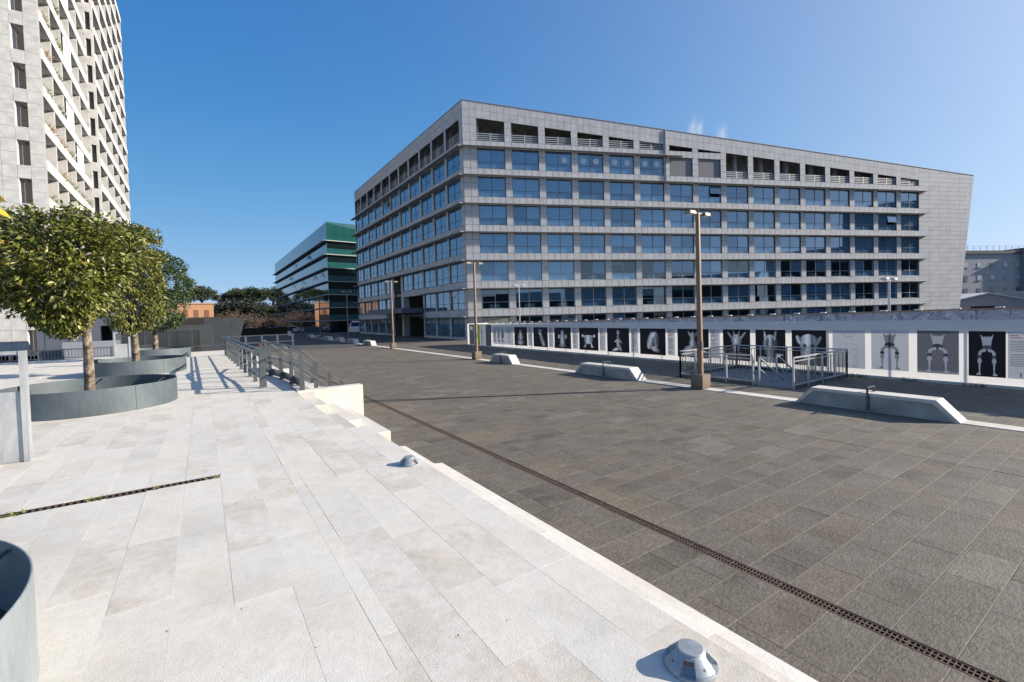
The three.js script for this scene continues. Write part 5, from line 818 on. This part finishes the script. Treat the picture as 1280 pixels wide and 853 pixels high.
{
  const G = 'umbrella pines on the skyline';
  const lab = 'flat-topped umbrella pine on the skyline beyond the plaza';
  for (const [az, d, el, R, s] of [[0.18, 248, 4.0, 6.8, 1], [3.0, 262, 3.75, 7.6, 2], [4.6, 250, 3.85, 8.2, 3], [6.4, 246, 3.95, 8.8, 4], [8.6, 252, 4.0, 9.6, 5], [10.8, 250, 3.9, 9, 6], [-2.6, 262, 3.8, 8, 7], [7.4, 212, 1.75, 5.0, 8], [7.6, 275, 3.9, 9, 9]]) { const a = az * Math.PI / 180; pine(Math.sin(a) * d, -Math.cos(a) * d, EYE - D + Math.tan(el * Math.PI / 180) * d, R, 100 + s, s === 8 ? 'lower umbrella pine standing before the taller skyline pines' : lab, s === 8 ? undefined : G); }
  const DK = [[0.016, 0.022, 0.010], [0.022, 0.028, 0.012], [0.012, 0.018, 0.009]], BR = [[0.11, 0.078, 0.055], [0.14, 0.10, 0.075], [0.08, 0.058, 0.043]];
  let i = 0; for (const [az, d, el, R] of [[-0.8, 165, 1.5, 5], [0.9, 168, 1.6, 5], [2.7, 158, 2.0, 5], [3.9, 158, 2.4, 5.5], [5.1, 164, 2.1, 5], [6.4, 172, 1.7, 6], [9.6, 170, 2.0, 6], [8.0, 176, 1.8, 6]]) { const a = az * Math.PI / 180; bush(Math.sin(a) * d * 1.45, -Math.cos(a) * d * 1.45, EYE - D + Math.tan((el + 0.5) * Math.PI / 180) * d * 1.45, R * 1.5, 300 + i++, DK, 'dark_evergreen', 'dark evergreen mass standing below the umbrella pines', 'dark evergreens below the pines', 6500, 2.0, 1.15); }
  for (const [az, d, el, R] of [[1.6, 140, 1.2, 3.2], [2.5, 138, 1.5, 3.4], [3.4, 135, 1.35, 3.2], [4.2, 132, 0.9, 3], [6.5, 140, 0.6, 3.6], [7.6, 138, 0.7, 3.2], [8.7, 140, 0.8, 3], [5.4, 142, 0.5, 3]]) { const a = az * Math.PI / 180; bush(Math.sin(a) * d * 1.58, -Math.cos(a) * d * 1.58, EYE - D + Math.tan(el * Math.PI / 180) * d * 1.58, R * 1.5, 400 + i++, BR, 'bare_shrub', 'brown leafless shrub before the dark evergreens', 'brown shrubs before the evergreens', 1900, 1.2, 0.55); }
  // clipped hedge
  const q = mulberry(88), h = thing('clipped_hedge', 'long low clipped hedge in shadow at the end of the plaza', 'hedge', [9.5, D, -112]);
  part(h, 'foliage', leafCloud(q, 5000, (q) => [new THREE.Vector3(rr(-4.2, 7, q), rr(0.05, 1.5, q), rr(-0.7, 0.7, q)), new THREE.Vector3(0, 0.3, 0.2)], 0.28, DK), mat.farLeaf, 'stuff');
  part(h, 'core', M([BB(-4.1, 6.9, 0, 1.4, -0.6, 0.6)]), mat.soil);
  // far low wooded hill under the trees
  const hp = []; const hg = new THREE.SphereGeometry(1, 48, 12, 0, Math.PI * 2, 0, Math.PI / 2).scale(220, 10, 50).translate(20, D - 0.2, -350); structure('wooded_hill', boxUV(hg), std({ color: rgb(0.035, 0.045, 0.022), roughness: 1 }));
}

// ---------------------------------------------------------------- parked vehicles far away
function car(x, z, turn, col, van, label) {
  const t = thing(van ? 'parked_van' : 'parked_car', label, van ? 'van' : 'car', [x, D, z], turn);
  const L = van ? 5.2 : 4.2, W = van ? 1.95 : 1.75;
  const pts = van ? [[-2.6, 0.35], [2.6, 0.35], [2.62, 1.0], [1.9, 1.25], [1.2, 2.15], [0.9, 2.3], [-2.55, 2.3], [-2.6, 0.8]] : [[-2.1, 0.3], [2.1, 0.3], [2.12, 0.72], [1.2, 0.92], [0.55, 1.42], [-0.9, 1.46], [-1.75, 1.0], [-2.1, 0.9]];
  const g = new THREE.ExtrudeGeometry(new THREE.Shape(pts.map(p => new THREE.Vector2(...p))), { depth: W - 0.16, bevelEnabled: true, bevelSize: 0.08, bevelThickness: 0.08, bevelSegments: 2 }).translate(0, 0, -W / 2 + 0.08);
  part(t, 'body', plainGeo(g), new THREE.MeshPhysicalMaterial({ color: rgb(...col), roughness: 0.4, clearcoat: 0.8 }));
  const gl = new THREE.MeshPhysicalMaterial({ color: rgb(0.01, 0.012, 0.014), roughness: 0.05 });
  for (const s of [-1, 1]) part(t, 'side_window', plainGeo(prism(van ? [[0.1, 1.3], [1.75, 1.3], [1.2, 2.0], [0.1, 2.0]] : [[-1.3, 0.98], [1.0, 0.96], [0.5, 1.34], [-0.85, 1.37]], 0.02).translate(0, 0, s * (W / 2 + 0.002) - 0.01)), gl);
  part(t, 'windscreen', plainGeo(bar(van ? [1.97, 1.33, 0] : [1.22, 1.0, 0], van ? [1.33, 2.12, 0] : [0.66, 1.42, 0], W - 0.3, 0.03)), gl);
  for (const sx of [-1, 1]) for (const s of [-1, 1]) { const w = part(t, 'wheel', plainGeo(new THREE.CylinderGeometry(0.33, 0.33, 0.2, 18).rotateX(Math.PI / 2).translate(sx * L * 0.31, 0.33, s * (W / 2 - 0.08))), mat.black); part(w, 'rim', plainGeo(new THREE.CylinderGeometry(0.2, 0.2, 0.21, 14).rotateX(Math.PI / 2).translate(sx * L * 0.31, 0.33, s * (W / 2 - 0.075))), mat.galv); }
  for (const s of [-1, 1]) part(t, 'headlight', plainGeo(B(0.06, 0.14, 0.3, L / 2 + 0.06, van ? 0.92 : 0.66, s * W * 0.34)), mat.hoardWhite);
}
car(25.6, -92.6, -2.2, [0.72, 0.73, 0.74], true, 'white van parked by the far corner of the grey office');
car(9.2, -121, 0.05, [0.70, 0.72, 0.74], false, 'white car parked beyond the hedge, farther from the green office');
car(14.0, -121.5, 0.02, [0.30, 0.36, 0.44], false, 'blue-grey car parked beyond the hedge');
car(18.0, -121, 0.0, [0.75, 0.75, 0.75], false, 'white car parked beyond the hedge beside the green office');
single('white_bin', M([B(0.5, 0.75, 0.5, 13.2, D + 0.375, -93), B(0.62, 0.12, 0.62, 13.2, D + 0.81, -93)]), mat.hoardWhite, 'small white bin on the plaza before the hedge', 'bin');
// reception desk wall by the glass office
single('pale_low_wall', boxUV(BB(25.5, 45, D, 0.9, -101.0, -100.7)), mat.concrete, 'pale low wall at the foot of the green glass office', 'wall');
// ---------------------------------------------------------------- buildings at the right
{
  const A = (az, d) => [Math.sin(az * Math.PI / 180) * d, -Math.cos(az * Math.PI / 180) * d];
  const t = thing('grey_apartment_block', 'plain grey block with small square windows beyond the raking end wall', 'building', [165, D, -30], -0.42);
  const wl = std({ color: rgb(0.50, 0.515, 0.55), map: dustMap, roughness: 0.85 });
  part(t, 'wall', M([BB(-26, 11, 0, 14.6, -12, 0)]), wl);
  part(t, 'stair_tower', M([BB(11, 27, 0, 15.6, -12, 1.5)]), std({ color: rgb(0.36, 0.36, 0.385), map: dustMap, roughness: 0.85 }));
  part(t, 'roof_edge', M([BB(-26.2, 11, 14.6, 15.4, -12.3, 0.4), BB(11, 27.2, 15.6, 16.0, -12.3, 1.9)]), std({ color: rgb(0.10, 0.10, 0.11), roughness: 0.8 }));
  const wf = [std({ color: rgb(0.10, 0.11, 0.13), roughness: 0.3 }), std({ color: rgb(0.36, 0.44, 0.48), roughness: 0.4 })];
  for (let f = 0; f < 4; f++) for (let k = 0; k < 9; k++) { const x = -23.5 + k * 4.1, y = 1.6 + f * 3.2; const w = part(t, 'window', M([BB(x + 0.2, x + 1.4, y + 0.1, y + 1.15, 0.001, 0.06)]), wf[(f >= 2 && (k * 7 + f) % 3 !== 0) ? 1 : 0]); part(w, 'sill', M([BB(x - 0.1, x + 1.7, y - 0.12, y - 0.01, 0.001, 0.16)]), wl); }
  for (let k = 0; k < 3; k++) part(t, 'window', M([BB(13 + k * 3, 14.4 + k * 3, 13.2, 13.9, 1.501, 1.56)]), wf[0]);
  const l = []; for (let x = -26; x < 27; x += 2) l.push(BB(x, x + 0.08, 15.4, 16.6, 0.1, 0.18)); l.push(BB(-26, 27, 16.55, 16.62, 0.1, 0.18), BB(-26, 27, 16.0, 16.06, 0.1, 0.18)); part(t, 'roof_railing', M(l), mat.galv);
  const h = thing('gabled_shed', 'low shed with pale gabled roof behind the hoarding', 'shed', [104, D, -18.7], -0.9);
  part(h, 'wall', boxUV(prism([[-7, 0], [7, 0], [7, 2.2], [0, 3.9], [-7, 2.2]], 10).translate(0, 0, -10)), std({ color: rgb(0.30, 0.28, 0.30), roughness: 0.9 }));
  part(h, 'roof', M([bar([-7.4, 2.15, -5], [0.05, 3.98, -5], 10.6, 0.18).translate(0, 0, 0), bar([7.4, 2.15, -5], [-0.05, 3.98, -5], 10.6, 0.18)]), std({ color: rgb(0.55, 0.54, 0.54), roughness: 0.8 }));
  part(h, 'door', M([BB(-2.2, 1.2, 0, 1.9, 0.001, 0.06)]), mat.black);
  const r = thing('flat_roof_store', 'flat-roofed store with air units beside the gabled shed', 'building', [118, D, -6], -0.6);
  part(r, 'wall', M([BB(-10, 16, 0, 4.2, -10, 0)]), std({ color: rgb(0.20, 0.20, 0.215), roughness: 0.9 }));
  for (let i = 0; i < 5; i++) part(r, 'air_unit', M([BB(-8 + i * 3.2, -6.2 + i * 3.2, 4.2, 5.1, -3, -1.6)]), mat.galv);
}
// ---------------------------------------------------------------- town behind the viewpoint, seen mirrored in the glass
{
  const wl = std({ color: rgb(0.16, 0.15, 0.145), roughness: 0.9 }), wd = std({ color: rgb(0.05, 0.06, 0.07), roughness: 0.3 });
  const specs = [[112, 62, 30, 20, 24, 0.35, 'grey'], [86, 92, 34, 15.5, 20, 0.2, 'broad'], [48, 100, 36, 12, 18, 0.05, 'long'], [10, 104, 34, 11, 18, 0, 'low'], [-30, 98, 34, 13, 18, -0.2, 'plain'], [132, 46, 40, 31, 20, 0.55, 'tall']];
  specs.forEach(([x, z, w, h, d, a, nm]) => { const t = thing('town_block', `${nm} town block across the street facing the office glass`, 'building', [x, D, z], a + Math.PI); part(t, 'wall', M([BB(-w / 2, w / 2, 0, h, -d, 0)]), wl); part(t, 'cornice', M([BB(-w / 2 - 0.3, w / 2 + 0.3, h, h + 0.4, -d - 0.3, 0.3)]), wl); for (let f = 0; f < Math.floor(h / 3.3); f++) for (let k = 0; k < Math.floor(w / 4); k++) part(t, 'window', M([BB(-w / 2 + 1.2 + k * 4, -w / 2 + 2.9 + k * 4, 1 + f * 3.3, 2.6 + f * 3.3, 0.001, 0.05)]), wd); });
}

scene.traverse(o => { if (o.isMesh) { o.castShadow = true; o.receiveShadow = true; } });
renderer.render(scene, camera);
